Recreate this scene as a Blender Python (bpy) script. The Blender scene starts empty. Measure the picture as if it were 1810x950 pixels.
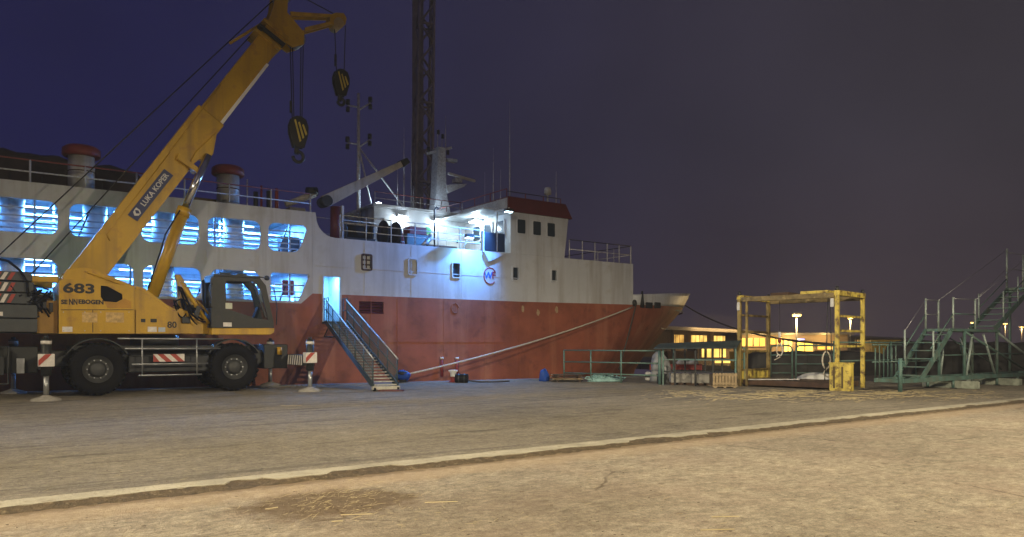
import bpy, bmesh, math, random
from mathutils import Vector, Matrix
from mathutils.geometry import tessellate_polygon
random.seed(7)
R = math.radians
sc = bpy.context.scene
C = sc.collection

# ------------------------------------------------------------------ camera
EYE, FPX, HOR, CU = 1.6, 1307.0, 610.0, 905.0
cam_d = bpy.data.cameras.new('camera')
cam_d.sensor_width = 36.0
cam_d.lens = 36.0 * FPX / 1810.0
cam_d.shift_y = (HOR - 475.0) / 1810.0
cam_d.clip_end = 3000.0
cam = bpy.data.objects.new('camera', cam_d); C.objects.link(cam)
cam.location = (0, 0, EYE); cam.rotation_euler = (R(90), 0, 0)
sc.camera = cam

# ------------------------------------------------------------------ night sky
world = bpy.data.worlds.new('World'); sc.world = world; world.use_nodes = True
wn, wl = world.node_tree.nodes, world.node_tree.links
wn.clear()
wo = wn.new('ShaderNodeOutputWorld'); bg = wn.new('ShaderNodeBackground')
tc = wn.new('ShaderNodeTexCoord'); sep = wn.new('ShaderNodeSeparateXYZ')
wl.new(tc.outputs['Generated'], sep.inputs[0])
# town glow lies to the right (east), open sea to the left; both fade with height
mr = wn.new('ShaderNodeMapRange'); mr.interpolation_type = 'SMOOTHSTEP'
mr.inputs['From Min'].default_value = -0.62; mr.inputs['From Max'].default_value = 0.58
wl.new(sep.outputs['X'], mr.inputs['Value'])
mixc = wn.new('ShaderNodeMix'); mixc.data_type = 'RGBA'
mixc.inputs[6].default_value = (0.0072, 0.0078, 0.0550, 1)
mixc.inputs[7].default_value = (0.0375, 0.0325, 0.0445, 1)
wl.new(mr.outputs[0], mixc.inputs[0])
mz = wn.new('ShaderNodeMapRange'); mz.inputs['From Min'].default_value = 0.0; mz.inputs['From Max'].default_value = 0.28
mz.inputs['To Min'].default_value = 1.0; mz.inputs['To Max'].default_value = 0.0; mz.interpolation_type = 'SMOOTHSTEP'
wl.new(sep.outputs['Z'], mz.inputs['Value'])
glowm = wn.new('ShaderNodeMath'); glowm.operation = 'MULTIPLY'
wl.new(mz.outputs[0], glowm.inputs[0]); wl.new(mr.outputs[0], glowm.inputs[1])
addg = wn.new('ShaderNodeMix'); addg.data_type = 'RGBA'; addg.blend_type = 'ADD'
addg.inputs[7].default_value = (0.018, 0.008, 0.006, 1)
wl.new(glowm.outputs[0], addg.inputs[0]); wl.new(mixc.outputs[2], addg.inputs[6])
cn = wn.new('ShaderNodeTexNoise'); cn.inputs['Scale'].default_value = 2.8; cn.inputs['Detail'].default_value = 5
wl.new(tc.outputs['Generated'], cn.inputs['Vector'])
cr = wn.new('ShaderNodeMapRange'); cr.inputs['From Min'].default_value = .3; cr.inputs['From Max'].default_value = .7; cr.inputs['To Min'].default_value = 0.80; cr.inputs['To Max'].default_value = 1.20
wl.new(cn.outputs[0], cr.inputs['Value'])
mulc = wn.new('ShaderNodeMix'); mulc.data_type = 'RGBA'; mulc.blend_type = 'MULTIPLY'; mulc.inputs[0].default_value = 1
wl.new(addg.outputs[2], mulc.inputs[6]); wl.new(cr.outputs[0], mulc.inputs[7])
wl.new(mulc.outputs[2], bg.inputs['Color']); bg.inputs['Strength'].default_value = 1.0
wl.new(bg.outputs[0], wo.inputs[0])

# faint overcast night glow as the only "sun"
sun_d = bpy.data.lights.new('sun', 'SUN'); sun_d.energy = 0.03; sun_d.angle = R(20); sun_d.color = (1, .85, .75)
sun = bpy.data.objects.new('sun', sun_d); C.objects.link(sun); sun.rotation_euler = (R(50), 0, R(-12))

vs = sc.view_settings
vs.view_transform = 'Standard'; vs.look = 'None'; vs.gamma = 1; vs.exposure = 0; vs.use_curve_mapping = False
sc.render.engine = 'CYCLES'
sc.cycles.use_denoising = True
sc.cycles.max_bounces = 5; sc.cycles.diffuse_bounces = 3; sc.cycles.glossy_bounces = 2
sc.cycles.transmission_bounces = 3; sc.cycles.transparent_max_bounces = 6
sc.cycles.sample_clamp_indirect = 4.0
sc.cycles.caustics_reflective = False; sc.cycles.caustics_refractive = False

# ------------------------------------------------------------------ frames
# the quay runs to a vanishing point right of the picture: s along it, t away from the camera
TH = math.atan2(1307.0, 2740.0 - 905.0)          # angle of the quay against world X
DX, DY = math.cos(TH), math.sin(TH)
def W(s, t, z=0.0): return Vector((s * DX - t * DY, s * DY + t * DX, z))
def pl(u, v, t):
    """photo position -> (s, z) on the upright plane at distance t behind the quay line"""
    k = (u - CU) / FPX
    Y = t / (DX - DY * k)
    return (Y * (DX * k + DY), EYE - (v - HOR) / FPX * Y)
def gr(u, v, z=0.0):
    """photo position -> world x, y on level z"""
    Y = (EYE - z) * FPX / (v - HOR)
    return ((u - CU) / FPX * Y, Y)
def at(u, Y): return ((u - CU) / FPX * Y, Y)
def zz(v, Y): return EYE - (v - HOR) / FPX * Y

# ------------------------------------------------------------------ materials
def lin(c): return tuple(((x / 255.0) / 12.92 if x / 255.0 <= 0.04045 else ((x / 255.0 + 0.055) / 1.055) ** 2.4) for x in c)
MATS = {}
def mat(name, col, rough=0.6, metal=0.0, var=0.25, scale=2.0, bump=0.0, bscale=30.0, streak=None, spots=None, spec=0.4, coat=0.0):
    if name in MATS: return MATS[name]
    m = bpy.data.materials.new(name); m.use_nodes = True
    n, l = m.node_tree.nodes, m.node_tree.links
    b = n['Principled BSDF']
    b.inputs['Roughness'].default_value = rough; b.inputs['Metallic'].default_value = metal
    b.inputs['Specular IOR Level'].default_value = spec
    if coat: b.inputs['Coat Weight'].default_value = coat; b.inputs['Coat Roughness'].default_value = 0.2
    t = n.new('ShaderNodeTexCoord')
    nz = n.new('ShaderNodeTexNoise'); nz.inputs['Scale'].default_value = scale; nz.inputs['Detail'].default_value = 6; nz.inputs['Roughness'].default_value = .62
    l.new(t.outputs['Object'], nz.inputs['Vector'])
    r = n.new('ShaderNodeMapRange'); r.inputs['From Min'].default_value = .3; r.inputs['From Max'].default_value = .7
    r.inputs['To Min'].default_value = 1 - var; r.inputs['To Max'].default_value = 1 + var * .6
    l.new(nz.outputs[0], r.inputs['Value'])
    mx = n.new('ShaderNodeMix'); mx.data_type = 'RGBA'; mx.blend_type = 'MULTIPLY'; mx.inputs[0].default_value = 1
    mx.inputs[6].default_value = (*col, 1); l.new(r.outputs[0], mx.inputs[7])
    out = mx.outputs[2]
    def overlay(out, vec_scale, nscale, lo, hi, c, amt):
        mp = n.new('ShaderNodeMapping'); mp.inputs['Scale'].default_value = vec_scale
        l.new(t.outputs['Object'], mp.inputs[0])
        q = n.new('ShaderNodeTexNoise'); q.inputs['Scale'].default_value = nscale; q.inputs['Detail'].default_value = 8; q.inputs['Roughness'].default_value = .6
        l.new(mp.outputs[0], q.inputs['Vector'])
        rr = n.new('ShaderNodeMapRange'); rr.inputs['From Min'].default_value = lo; rr.inputs['From Max'].default_value = hi
        rr.inputs['To Max'].default_value = amt; l.new(q.outputs[0], rr.inputs['Value'])
        x = n.new('ShaderNodeMix'); x.data_type = 'RGBA'; x.inputs[7].default_value = (*c, 1)
        l.new(rr.outputs[0], x.inputs[0]); l.new(out, x.inputs[6])
        return x.outputs[2]
    if streak: out = overlay(out, (1, 1, .07), streak[0], .48, .72, streak[1], streak[2])
    if spots: out = overlay(out, (1, 1, 1), spots[0], spots[3] if len(spots) > 3 else .55, (spots[3] + .12) if len(spots) > 3 else .7, spots[1], spots[2])
    l.new(out, b.inputs['Base Color'])
    rg = n.new('ShaderNodeMapRange'); rg.inputs['To Min'].default_value = max(0.03, rough - .12); rg.inputs['To Max'].default_value = min(1, rough + .12)
    l.new(nz.outputs[0], rg.inputs['Value']); l.new(rg.outputs[0], b.inputs['Roughness'])
    if bump:
        bn = n.new('ShaderNodeTexNoise'); bn.inputs['Scale'].default_value = bscale; bn.inputs['Detail'].default_value = 5
        l.new(t.outputs['Object'], bn.inputs['Vector'])
        bb = n.new('ShaderNodeBump'); bb.inputs['Strength'].default_value = bump; bb.inputs['Distance'].default_value = 0.02
        l.new(bn.outputs[0], bb.inputs['Height']); l.new(bb.outputs[0], b.inputs['Normal'])
    MATS[name] = m
    return m
def emat(name, col, strength, var=0.0, scale=3.0):
    if name in MATS: return MATS[name]
    m = bpy.data.materials.new(name); m.use_nodes = True
    n, l = m.node_tree.nodes, m.node_tree.links
    b = n['Principled BSDF']; b.inputs['Base Color'].default_value = (*[min(.8, x) for x in col], 1)
    b.inputs['Emission Color'].default_value = (*col, 1); b.inputs['Emission Strength'].default_value = strength
    if var:
        t = n.new('ShaderNodeTexCoord'); q = n.new('ShaderNodeTexNoise'); q.inputs['Scale'].default_value = scale; q.inputs['Detail'].default_value = 4
        l.new(t.outputs['Object'], q.inputs['Vector'])
        r = n.new('ShaderNodeMapRange'); r.inputs['From Min'].default_value = .35; r.inputs['From Max'].default_value = .65
        r.inputs['To Min'].default_value = strength * (1 - var); r.inputs['To Max'].default_value = strength * (1 + var)
        l.new(q.outputs[0], r.inputs['Value']); l.new(r.outputs[0], b.inputs['Emission Strength'])
    MATS[name] = m
    return m
def glass(name, col=(.7, .8, .85), alpha=.25):
    m = bpy.data.materials.new(name); m.use_nodes = True
    n, l = m.node_tree.nodes, m.node_tree.links
    n.clear()
    o = n.new('ShaderNodeOutputMaterial'); tr = n.new('ShaderNodeBsdfTransparent'); gl = n.new('ShaderNodeBsdfGlossy')
    tr.inputs[0].default_value = (*col, 1); gl.inputs['Roughness'].default_value = .06
    mx = n.new('ShaderNodeMixShader'); fr = n.new('ShaderNodeFresnel'); fr.inputs[0].default_value = 1.5
    l.new(fr.outputs[0], mx.inputs[0]); l.new(tr.outputs[0], mx.inputs[1]); l.new(gl.outputs[0], mx.inputs[2]); l.new(mx.outputs[0], o.inputs[0])
    MATS[name] = m
    return m

RUST = (.16, .055, .02)
M_white = mat('ship_white', (.50, .51, .53), .5, var=.13, scale=.6, bump=.4, bscale=1.2, streak=(1.5, (.20, .15, .10), .6), spots=(1.2, (.38, .37, .35), .7))
M_red = mat('ship_red', (.27, .078, .043), .6, var=.34, scale=.7, bump=.5, bscale=1.1, streak=(1.1, (.40, .17, .10), .75), spots=(1.5, (.13, .04, .026), .75))
M_maroon = mat('maroon', (.10, .010, .014), .5, var=.2)
M_redp = mat('red_paint', (.24, .03, .025), .5, var=.3, spots=(5, RUST, .5))
M_pen = mat('pen_white', (.62, .68, .74), .5, var=.2, scale=2, spots=(3, (.3, .3, .28), .6))
M_penrail = mat('pen_rail', (.30, .36, .42), .5, var=.3, scale=5, spots=(6, (.12, .10, .09), .6))
M_deck = mat('deck_green', (.10, .12, .11), .7, var=.3, scale=3)
M_galv = mat('galvanised', (.42, .43, .44), .42, .75, var=.25, scale=4)
M_vent = mat('vent_zinc', (.50, .50, .48), .42, .1, var=.25, scale=3, streak=(3, (.2, .13, .08), .5))
M_rail = mat('rail_white', (.56, .56, .55), .5, var=.3, scale=8, spots=(9, RUST, .6))
M_railred = mat('rail_red', (.22, .05, .04), .6, var=.3, scale=6)
M_dark = mat('dark_metal', (.025, .027, .03), .5, .2, var=.3, scale=5)
M_black = mat('black_rubber', (.007, .007, .008), .8, var=.35, scale=6, bump=.25, bscale=25, spec=.15)
M_tarp = mat('brown_tarp', (.050, .032, .026), .8, var=.4, scale=1.5, bump=.6, bscale=3)
M_bluedark = mat('blue_dark', (.008, .012, .02), .45, var=.2)
M_yel = mat('crane_yellow', (.52, .305, .012), .42, var=.16, scale=1.3, spots=(2.6, (.30, .15, .03), .7), streak=(2.5, (.16, .085, .03), .55), coat=.1)
M_cgrey = mat('crane_grey', (.022, .024, .023), .5, .1, var=.25, scale=3, spots=(4, (.045, .038, .03), .5))
M_cgrey2 = mat('counterweight_grey', (.06, .065, .068), .6, var=.2, scale=2, bump=.15, bscale=20)
M_chrome = mat('chrome', (.75, .75, .74), .16, 1, var=.1)
M_white2 = mat('marking_white', (.66, .62, .58), .5, var=.2, scale=6)
M_mark_red = mat('marking_red', (.36, .05, .035), .5, var=.2, scale=6)
M_print = mat('print_black', (.012, .012, .012), .5, var=.1)
M_signblue = mat('sign_blue', (.008, .018, .10), .4, var=.1)
M_pad = mat('pad_plate', (.33, .31, .27), .75, var=.3, scale=9, bump=.3)
M_rope = mat('wire_rope', (.02, .02, .022), .6, .3, var=.2, scale=20)
M_moor = mat('mooring_rope', (.50, .46, .38), .85, var=.3, scale=14, bump=.6, bscale=40)
M_moord = mat('dark_rope', (.05, .045, .04), .85, var=.3, scale=14, bump=.6, bscale=40)
M_green = mat('green_paint', (.095, .18, .16), .5, .1, var=.35, scale=3, spots=(4, (.14, .15, .13), .7), streak=(4, RUST, .35))
M_gwood = mat('weathered_timber', (.30, .33, .27), .8, var=.4, scale=4, bump=.5, bscale=18)
M_gyel = mat('gantry_yellow', (.66, .52, .10), .5, var=.3, scale=2, spots=(4.5, (.12, .07, .03), .95, .50), streak=(3, (.10, .05, .02), .8))
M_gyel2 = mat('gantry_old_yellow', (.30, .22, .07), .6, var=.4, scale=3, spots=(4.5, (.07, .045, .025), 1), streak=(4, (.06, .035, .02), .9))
M_brown = mat('rust_brown', (.075, .042, .026), .8, var=.4, scale=4, bump=.4)
M_conc = mat('concrete_block', (.26, .25, .23), .85, var=.3, scale=4, bump=.4, bscale=30, spots=(3, (.12, .11, .10), .6))
M_crate = mat('crate_wood', (.33, .25, .15), .8, var=.4, scale=6, bump=.4)
M_gang = mat('gangway_alloy', (.05, .075, .08), .5, .4, var=.3, scale=4)
M_tread = mat('tread_alloy', (.42, .40, .34), .55, .3, var=.3, scale=9)
M_boomdark = mat('lattice_paint', (.36, .32, .33), .7, 0, var=.35, scale=.8)
M_shed = mat('shed_wall', (.26, .19, .13), .8, var=.3, scale=.4)
M_shedroof = mat('shed_roof', (.17, .16, .15), .7, var=.2, scale=.3)
M_tarpblk = mat('dark_tarp', (.045, .044, .044), .75, var=.4, scale=1.2, bump=.5, bscale=4)
M_sack = mat('white_sack', (.6, .6, .58), .8, var=.2, bump=.5, bscale=9)
M_blue = mat('blue_plastic', (.01, .06, .32), .55, var=.25, bump=.4, bscale=14)
M_teal = mat('teal_net', (.28, .48, .48), .8, var=.35, scale=9, bump=.7, bscale=30)
M_cream = mat('davit_cream', (.45, .42, .36), .5, var=.2, scale=2, streak=(3, (.2, .14, .08), .5))
M_logo_r = mat('logo_red', (.25, .02, .05), .5, var=.1)
M_logo_b = mat('logo_blue', (.02, .12, .45), .5, var=.1)
M_name = mat('name_paint', (.42, .34, .28), .6, var=.4, scale=9)
M_glassd = mat('dark_pane', (.015, .025, .035), .08, var=.1, spec=.6)
M_glass = glass('cab_glass', (.78, .84, .84))
E_tube = emat('fluorescent', (.45, .8, 1.0), 9)
E_flood = emat('floodlight_lens', (.72, .88, 1.0), 60)
E_yel = emat('glow_pane_yellow', (1.0, .62, .14), 1.5, .5, .5)
E_yel2 = emat('glow_pane_amber', (1.0, .55, .12), .8, .5, .8)
E_lamp = emat('street_lamp_lens', (1.0, .60, .16), 3.2)
E_flash = emat('yard_flood_lens', (1.0, .74, .45), 30)
E_bluewin = emat('blue_window', (.35, .4, 1.0), 1.5)

# ------------------------------------------------------------------ mesh builder
OFF = {}
class B:
    def __init__(s): s.v = []; s.f = []; s.sm = []
    def add(s, vs, fs, sm=False):
        o = len(s.v); s.v += [tuple(x) for x in vs]
        for f in fs:
            s.f.append([o + i for i in f]); s.sm.append(sm)
        return s
    def box(s, x0, x1, y0, y1, z0, z1):
        v = [(x, y, z) for z in (z0, z1) for y in (y0, y1) for x in (x0, x1)]
        return s.add(v, [(0, 2, 3, 1), (4, 5, 7, 6), (0, 1, 5, 4), (2, 6, 7, 3), (0, 4, 6, 2), (1, 3, 7, 5)])
    def bar(s, p, q, w, h, up=(0, 0, 1)):
        p, q = Vector(p), Vector(q); d = (q - p).normalized(); u = Vector(up)
        a = d.cross(u)
        if a.length < 1e-4: a = d.cross(Vector((1, 0, 0)))
        a.normalize(); b = a.cross(d).normalized()
        v = [c + a * (i * w / 2) + b * (j * h / 2) for c in (p, q) for j in (-1, 1) for i in (-1, 1)]
        return s.add(v, [(0, 2, 3, 1), (4, 5, 7, 6), (0, 1, 5, 4), (2, 6, 7, 3), (0, 4, 6, 2), (1, 3, 7, 5)])
    def cyl(s, p, q, r, r2=None, n=12, cap=True):
        r2 = r if r2 is None else r2
        p, q = Vector(p), Vector(q); d = (q - p).normalized()
        a = d.cross(Vector((0, 0, 1)))
        if a.length < 1e-3: a = Vector((1, 0, 0))
        a.normalize(); b = d.cross(a)
        v = []
        for c, rr in ((p, r), (q, r2)):
            for i in range(n):
                g = 2 * math.pi * i / n; v.append(c + a * (rr * math.cos(g)) + b * (rr * math.sin(g)))
        s.add(v, [(i, (i + 1) % n, n + (i + 1) % n, n + i) for i in range(n)], True)
        if cap:
            o = len(s.v) - 2 * n
            s.f.append([o + i for i in range(n)][::-1]); s.sm.append(False)
            s.f.append([o + n + i for i in range(n)]); s.sm.append(False)
        return s
    def tube(s, pts, r, n=8):
        pts = [Vector(p) for p in pts]; v = []; prev = None
        for i, p in enumerate(pts):
            d = (pts[min(i + 1, len(pts) - 1)] - pts[max(i - 1, 0)]).normalized()
            if prev is None:
                a = d.cross(Vector((0, 0, 1)))
                if a.length < 1e-3: a = Vector((1, 0, 0))
            else: a = prev - d * prev.dot(d)
            a.normalize(); prev = a; b = d.cross(a)
            for j in range(n):
                g = 2 * math.pi * j / n; v.append(p + a * (r * math.cos(g)) + b * (r * math.sin(g)))
        f = [(i * n + j, i * n + (j + 1) % n, (i + 1) * n + (j + 1) % n, (i + 1) * n + j) for i in range(len(pts) - 1) for j in range(n)]
        s.add(v, f, True); o = len(s.v) - len(v)
        s.f.append([o + j for j in range(n)][::-1]); s.sm.append(False)
        s.f.append([o + len(v) - n + j for j in range(n)]); s.sm.append(False)
        return s
    def prism(s, poly, y0, y1, holes=(), ax='y'):
        """poly in (x, z) extruded along y (ax='y'), or (x, y) extruded along z (ax='z'), or (y, z) along x"""
        loops = [list(poly)] + [list(h) for h in holes]
        tri = tessellate_polygon([[Vector((a, b, 0)) for a, b in lp] for lp in loops])
        flat = [p for lp in loops for p in lp]; n = len(flat)
        mk = {'y': lambda a, b, c: (a, c, b), 'z': lambda a, b, c: (a, b, c), 'x': lambda a, b, c: (c, a, b)}[ax]
        v = [mk(a, b, y0) for a, b in flat] + [mk(a, b, y1) for a, b in flat]
        f = [tuple(t) for t in tri] + [tuple(i + n for i in t[::-1]) for t in tri]
        o = 0
        for lp in loops:
            m = len(lp)
            for i in range(m): f.append((o + i, o + (i + 1) % m, n + o + (i + 1) % m, n + o + i))
            o += m
        return s.add(v, f)
    def lathe(s, prof, c=(0, 0, 0), n=24, ax='z'):
        v = []
        for r, h in prof:
            for i in range(n):
                g = 2 * math.pi * i / n; x, y = r * math.cos(g), r * math.sin(g)
                p = {'z': (x, y, h), 'y': (x, h, y), 'x': (h, x, y)}[ax]
                v.append((p[0] + c[0], p[1] + c[1], p[2] + c[2]))
        f = [(j * n + i, j * n + (i + 1) % n, (j + 1) * n + (i + 1) % n, (j + 1) * n + i) for j in range(len(prof) - 1) for i in range(n)]
        return s.add(v, f, True)
    def blob(s, c, rad, nu=14, nv=8, amp=.12, seed=0, flat=True):
        rnd = random.Random(seed); v = []; ph = [rnd.uniform(0, 6) for _ in range(6)]
        for j in range(nv + 1):
            th = math.pi * j / nv
            for i in range(nu):
                g = 2 * math.pi * i / nu
                k = 1 + amp * (math.sin(3 * g + ph[0] + th * 2) + math.sin(5 * g + ph[1]) * .6 + math.sin(4 * th + ph[2] + g))
                z = math.cos(th) * k
                if flat and z < -.25: z = -.25
                v.append((c[0] + rad[0] * math.sin(th) * math.cos(g) * k, c[1] + rad[1] * math.sin(th) * math.sin(g) * k, c[2] + rad[2] * z))
        f = [(j * nu + i, j * nu + (i + 1) % nu, (j + 1) * nu + (i + 1) % nu, (j + 1) * nu + i) for j in range(nv) for i in range(nu)]
        return s.add(v, f, True)
    def grid(s, rows, sm=True):
        n = len(rows[0]); v = [p for r in rows for p in r]
        return s.add(v, [(j * n + i, j * n + i + 1, (j + 1) * n + i + 1, (j + 1) * n + i) for j in range(len(rows) - 1) for i in range(n - 1)], sm)
    def obj(s, name, m, parent=None, bevel=0, kind=None, label=None, fix=True, loc=None, rot=None):
        me = bpy.data.meshes.new(name)
        off = OFF.get(parent.name, (0, 0, 0)) if parent else (0, 0, 0)
        me.from_pydata([(a - off[0], b - off[1], c - off[2]) for a, b, c in s.v], [], s.f)
        me.polygons.foreach_set('use_smooth', s.sm)
        if fix:
            bm = bmesh.new(); bm.from_mesh(me)
            bmesh.ops.remove_doubles(bm, verts=bm.verts, dist=1e-5)
            bmesh.ops.recalc_face_normals(bm, faces=bm.faces); bm.to_mesh(me); bm.free()
        me.materials.append(m)
        o = bpy.data.objects.new(name, me); C.objects.link(o)
        if parent: o.parent = parent; OFF[o.name] = off
        if bevel:
            b = o.modifiers.new('bevel', 'BEVEL'); b.width = bevel; b.segments = 2; b.limit_method = 'ANGLE'; b.angle_limit = R(40)
        if kind: o['kind'] = kind
        if label: o['label'] = label
        return o

def root(name, label, cat, loc, rotz=TH, frame=True, group=None):
    """Empty at a thing's base; with frame=True its parts are given in quay coordinates (s, t, z)"""
    o = bpy.data.objects.new(name, None); C.objects.link(o); o.empty_display_size = .3
    o.location = W(*loc) if frame else Vector(loc)
    o.rotation_euler = (0, 0, rotz)
    OFF[o.name] = tuple(loc) if frame else (0, 0, 0)
    o['label'] = label; o['category'] = cat
    if group: o['group'] = group
    return o
def tag(o, label, cat, group=None):
    o['label'] = label; o['category'] = cat
    if group: o['group'] = group
    return o
def wbox(x0, x1, y0, y1, z0, z1): return B().box(x0, x1, y0, y1, z0, z1)
def rrect(x0, x1, z0, z1, r=.3, n=4, slant=0.0):
    pts = []
    for cx, cz, a0 in ((x1 - r, z1 - r, 0), (x0 + r, z1 - r, 90), (x0 + r, z0 + r, 180), (x1 - r, z0 + r, 270)):
        for i in range(n + 1):
            g = R(a0 + 90 * i / n); x, z = cx + r * math.cos(g), cz + r * math.sin(g)
            if slant and x > (x0 + x1) / 2: x -= slant * (z1 - z) / (z1 - z0)
            pts.append((x, z))
    return pts
def text(name, body, size, m, parent, pos, ang=0.0, depth=.006, shear=0.0, sx=1.0, bold=0.0, align='CENTER'):
    """lettering as a thin mesh on an upright face that looks towards the yard"""
    cu = bpy.data.curves.new(name, 'FONT'); cu.body = body; cu.size = size; cu.extrude = depth; cu.shear = shear
    cu.offset = bold; cu.align_x = align; cu.align_y = 'CENTER'; cu.resolution_u = 3
    tmp = bpy.data.objects.new('tmp', cu); C.objects.link(tmp)
    dg = bpy.context.evaluated_depsgraph_get()
    me = bpy.data.meshes.new_from_object(tmp.evaluated_get(dg))
    bpy.data.objects.remove(tmp)
    ca, sa = math.cos(ang), math.sin(ang)
    off = OFF.get(parent.name, (0, 0, 0))
    for v in me.vertices:
        x, y, z = v.co.x * sx, v.co.y, v.co.z
        v.co = (pos[0] + x * ca - y * sa - off[0], pos[1] - z - off[1], pos[2] + x * sa + y * ca - off[2])
    me.materials.clear(); me.materials.append(m)
    o = bpy.data.objects.new(name, me); C.objects.link(o); o.parent = parent; OFF[o.name] = off
    return o
def light(name, typ, loc, energy, col, parent=None, size=.2, size_y=None, aim=None, spot=None, blend=.5):
    d = bpy.data.lights.new(name, typ); d.energy = energy; d.color = col
    if typ == 'AREA':
        d.size = size
        if size_y: d.shape = 'RECTANGLE'; d.size_y = size_y
    else: d.shadow_soft_size = size
    if spot: d.spot_size = R(spot); d.spot_blend = blend
    o = bpy.data.objects.new(name, d); C.objects.link(o); o.location = loc
    if aim is not None: o.rotation_euler = (Vector(aim) - Vector(loc)).to_track_quat('-Z', 'Y').to_euler()
    return o

# ================================================================== SETTING
def ground_mat(name, col, kind):
    m = bpy.data.materials.new(name); m.use_nodes = True
    n, l = m.node_tree.nodes, m.node_tree.links
    b = n['Principled BSDF']; b.inputs['Roughness'].default_value = .85; b.inputs['Specular IOR Level'].default_value = .25
    t = n.new('ShaderNodeTexCoord'); sp = n.new('ShaderNodeSeparateXYZ'); l.new(t.outputs['Object'], sp.inputs[0])
    def noise(scale, detail=5, rough=.6, sc_=(1, 1, 1)):
        mp = n.new('ShaderNodeMapping'); mp.inputs['Scale'].default_value = sc_; l.new(t.outputs['Object'], mp.inputs[0])
        q = n.new('ShaderNodeTexNoise'); q.inputs['Scale'].default_value = scale; q.inputs['Detail'].default_value = detail; q.inputs['Roughness'].default_value = rough
        l.new(mp.outputs[0], q.inputs['Vector']); return q.outputs[0]
    def rng(x, a, c, lo, hi, smooth=False):
        r = n.new('ShaderNodeMapRange'); r.inputs['From Min'].default_value = a; r.inputs['From Max'].default_value = c
        r.inputs['To Min'].default_value = lo; r.inputs['To Max'].default_value = hi
        if smooth: r.interpolation_type = 'SMOOTHSTEP'
        l.new(x, r.inputs['Value']); return r.outputs[0]
    def mth(op, a, c):
        q = n.new('ShaderNodeMath'); q.operation = op
        for i, x in enumerate((a, c)):
            if isinstance(x, (int, float)): q.inputs[i].default_value = x
            else: l.new(x, q.inputs[i])
        return q.outputs[0]
    def mixc(fac, a, c, mode='MIX'):
        x = n.new('ShaderNodeMix'); x.data_type = 'RGBA'; x.blend_type = mode
        if isinstance(fac, (int, float)): x.inputs[0].default_value = fac
        else: l.new(fac, x.inputs[0])
        for i, v in ((6, a), (7, c)):
            if isinstance(v, tuple): x.inputs[i].default_value = (*v, 1)
            else: l.new(v, x.inputs[i])
        return x.outputs[2]
    big, mid, fine, grit = noise(.25, 4), noise(2.3, 6), noise(17, 6, .7), noise(75, 3, .7)
    f = mth('MULTIPLY', rng(big, .3, .7, .80, 1.15), rng(mid, .3, .7, .82, 1.12))
    f = mth('MULTIPLY', f, rng(fine, .3, .7, .62, 1.32)); f = mth('MULTIPLY', f, rng(grit, .3, .7, .62, 1.36))
    f = mth('MULTIPLY', f, rng(noise(8, 4, .6, (.6, 1.2, 1)), .35, .65, .82, 1.16))
    base = mixc(1.0, col, f, 'MULTIPLY')
    if kind == 'yard':
        base = mixc(rng(noise(.9, 5), .45, .7, 0, .28), base, (.40, .29, .22))       # pinkish worn patches
        base = mixc(rng(noise(5, 7, .75), .56, .66, 0, .5), base, (.14, .10, .065))     # brown grime
        vr = n.new('ShaderNodeTexVoronoi'); vr.feature = 'DISTANCE_TO_EDGE'; vr.inputs['Scale'].default_value = .33
        wv = n.new('ShaderNodeMix'); wv.data_type = 'VECTOR'; wv.inputs[0].default_value = .22
        nv = n.new('ShaderNodeTexNoise'); nv.inputs['Scale'].default_value = 1.7; nv.inputs['Detail'].default_value = 5
        l.new(t.outputs['Object'], nv.inputs['Vector']); l.new(t.outputs['Object'], wv.inputs[4]); l.new(nv.outputs['Color'], wv.inputs[5])
        l.new(wv.outputs[1], vr.inputs['Vector'])
        crk = mth('MULTIPLY', rng(vr.outputs['Distance'], 0, .008, .75, 0), rng(noise(.6, 3), .48, .6, 0, 1))
        base = mixc(crk, base, (.07, .05, .035))
        # damp dung-brown patch with its own ragged outline
        dx = mth('DIVIDE', mth('SUBTRACT', sp.outputs[0], 2.9), 1.15); dy = mth('DIVIDE', mth('SUBTRACT', sp.outputs[1], 7.35), .85)
        rad = mth('SQRT', mth('ADD', mth('MULTIPLY', dx, dx), mth('MULTIPLY', dy, dy)), 0)
        rad = mth('ADD', rad, rng(noise(2.6, 6, .7), 0, 1, -.55, .55))
        base = mixc(rng(rad, .55, 1.0, .72, 0, True), base, (.105, .062, .022))
        dx2 = mth('DIVIDE', mth('SUBTRACT', sp.outputs[0], 4.0), 2.6); dy2 = mth('DIVIDE', mth('SUBTRACT', sp.outputs[1], 5.9), 1.3)
        rad2 = mth('ADD', mth('SQRT', mth('ADD', mth('MULTIPLY', dx2, dx2), mth('MULTIPLY', dy2, dy2)), 0), rng(noise(3.5, 7, .75), 0, 1, -.6, .6))
        base = mixc(rng(rad2, .5, 1.1, .22, 0, True), base, (.13, .085, .04))
        # soil gathered in front of the kerb
        e = mth('ADD', sp.outputs[1], rng(noise(6, 6, .7), 0, 1, -.22, .22))
        base = mixc(rng(e, 8.40, 8.56, 0, .95, True), base, (.055, .040, .024))
        e2 = mth('ADD', sp.outputs[1], rng(noise(1.5, 6, .7), 0, 1, -.5, .5))
        base = mixc(rng(e2, 7.7, 8.2, 0, .45, True), base, (.50, .37, .23))
    else:
        for k, (tt, w) in enumerate(((11.6, .03), (14.2, .05), (17.3, .06), (20.6, .08), (23.4, .10))):
            e = mth('ADD', sp.outputs[1], rng(noise(.5 + k * .1, 5, .6), 0, 1, -.25, .25))
            e = mth('ABSOLUTE', mth('SUBTRACT', e, tt), 0)
            brk = rng(noise(.35, 3, .5, (1, 3, 1)), .42, .6, 0, .75)
            base = mixc(mth('MULTIPLY', rng(e, 0, w, 1, 0, True), brk), base, (.025, .022, .02))
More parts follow.
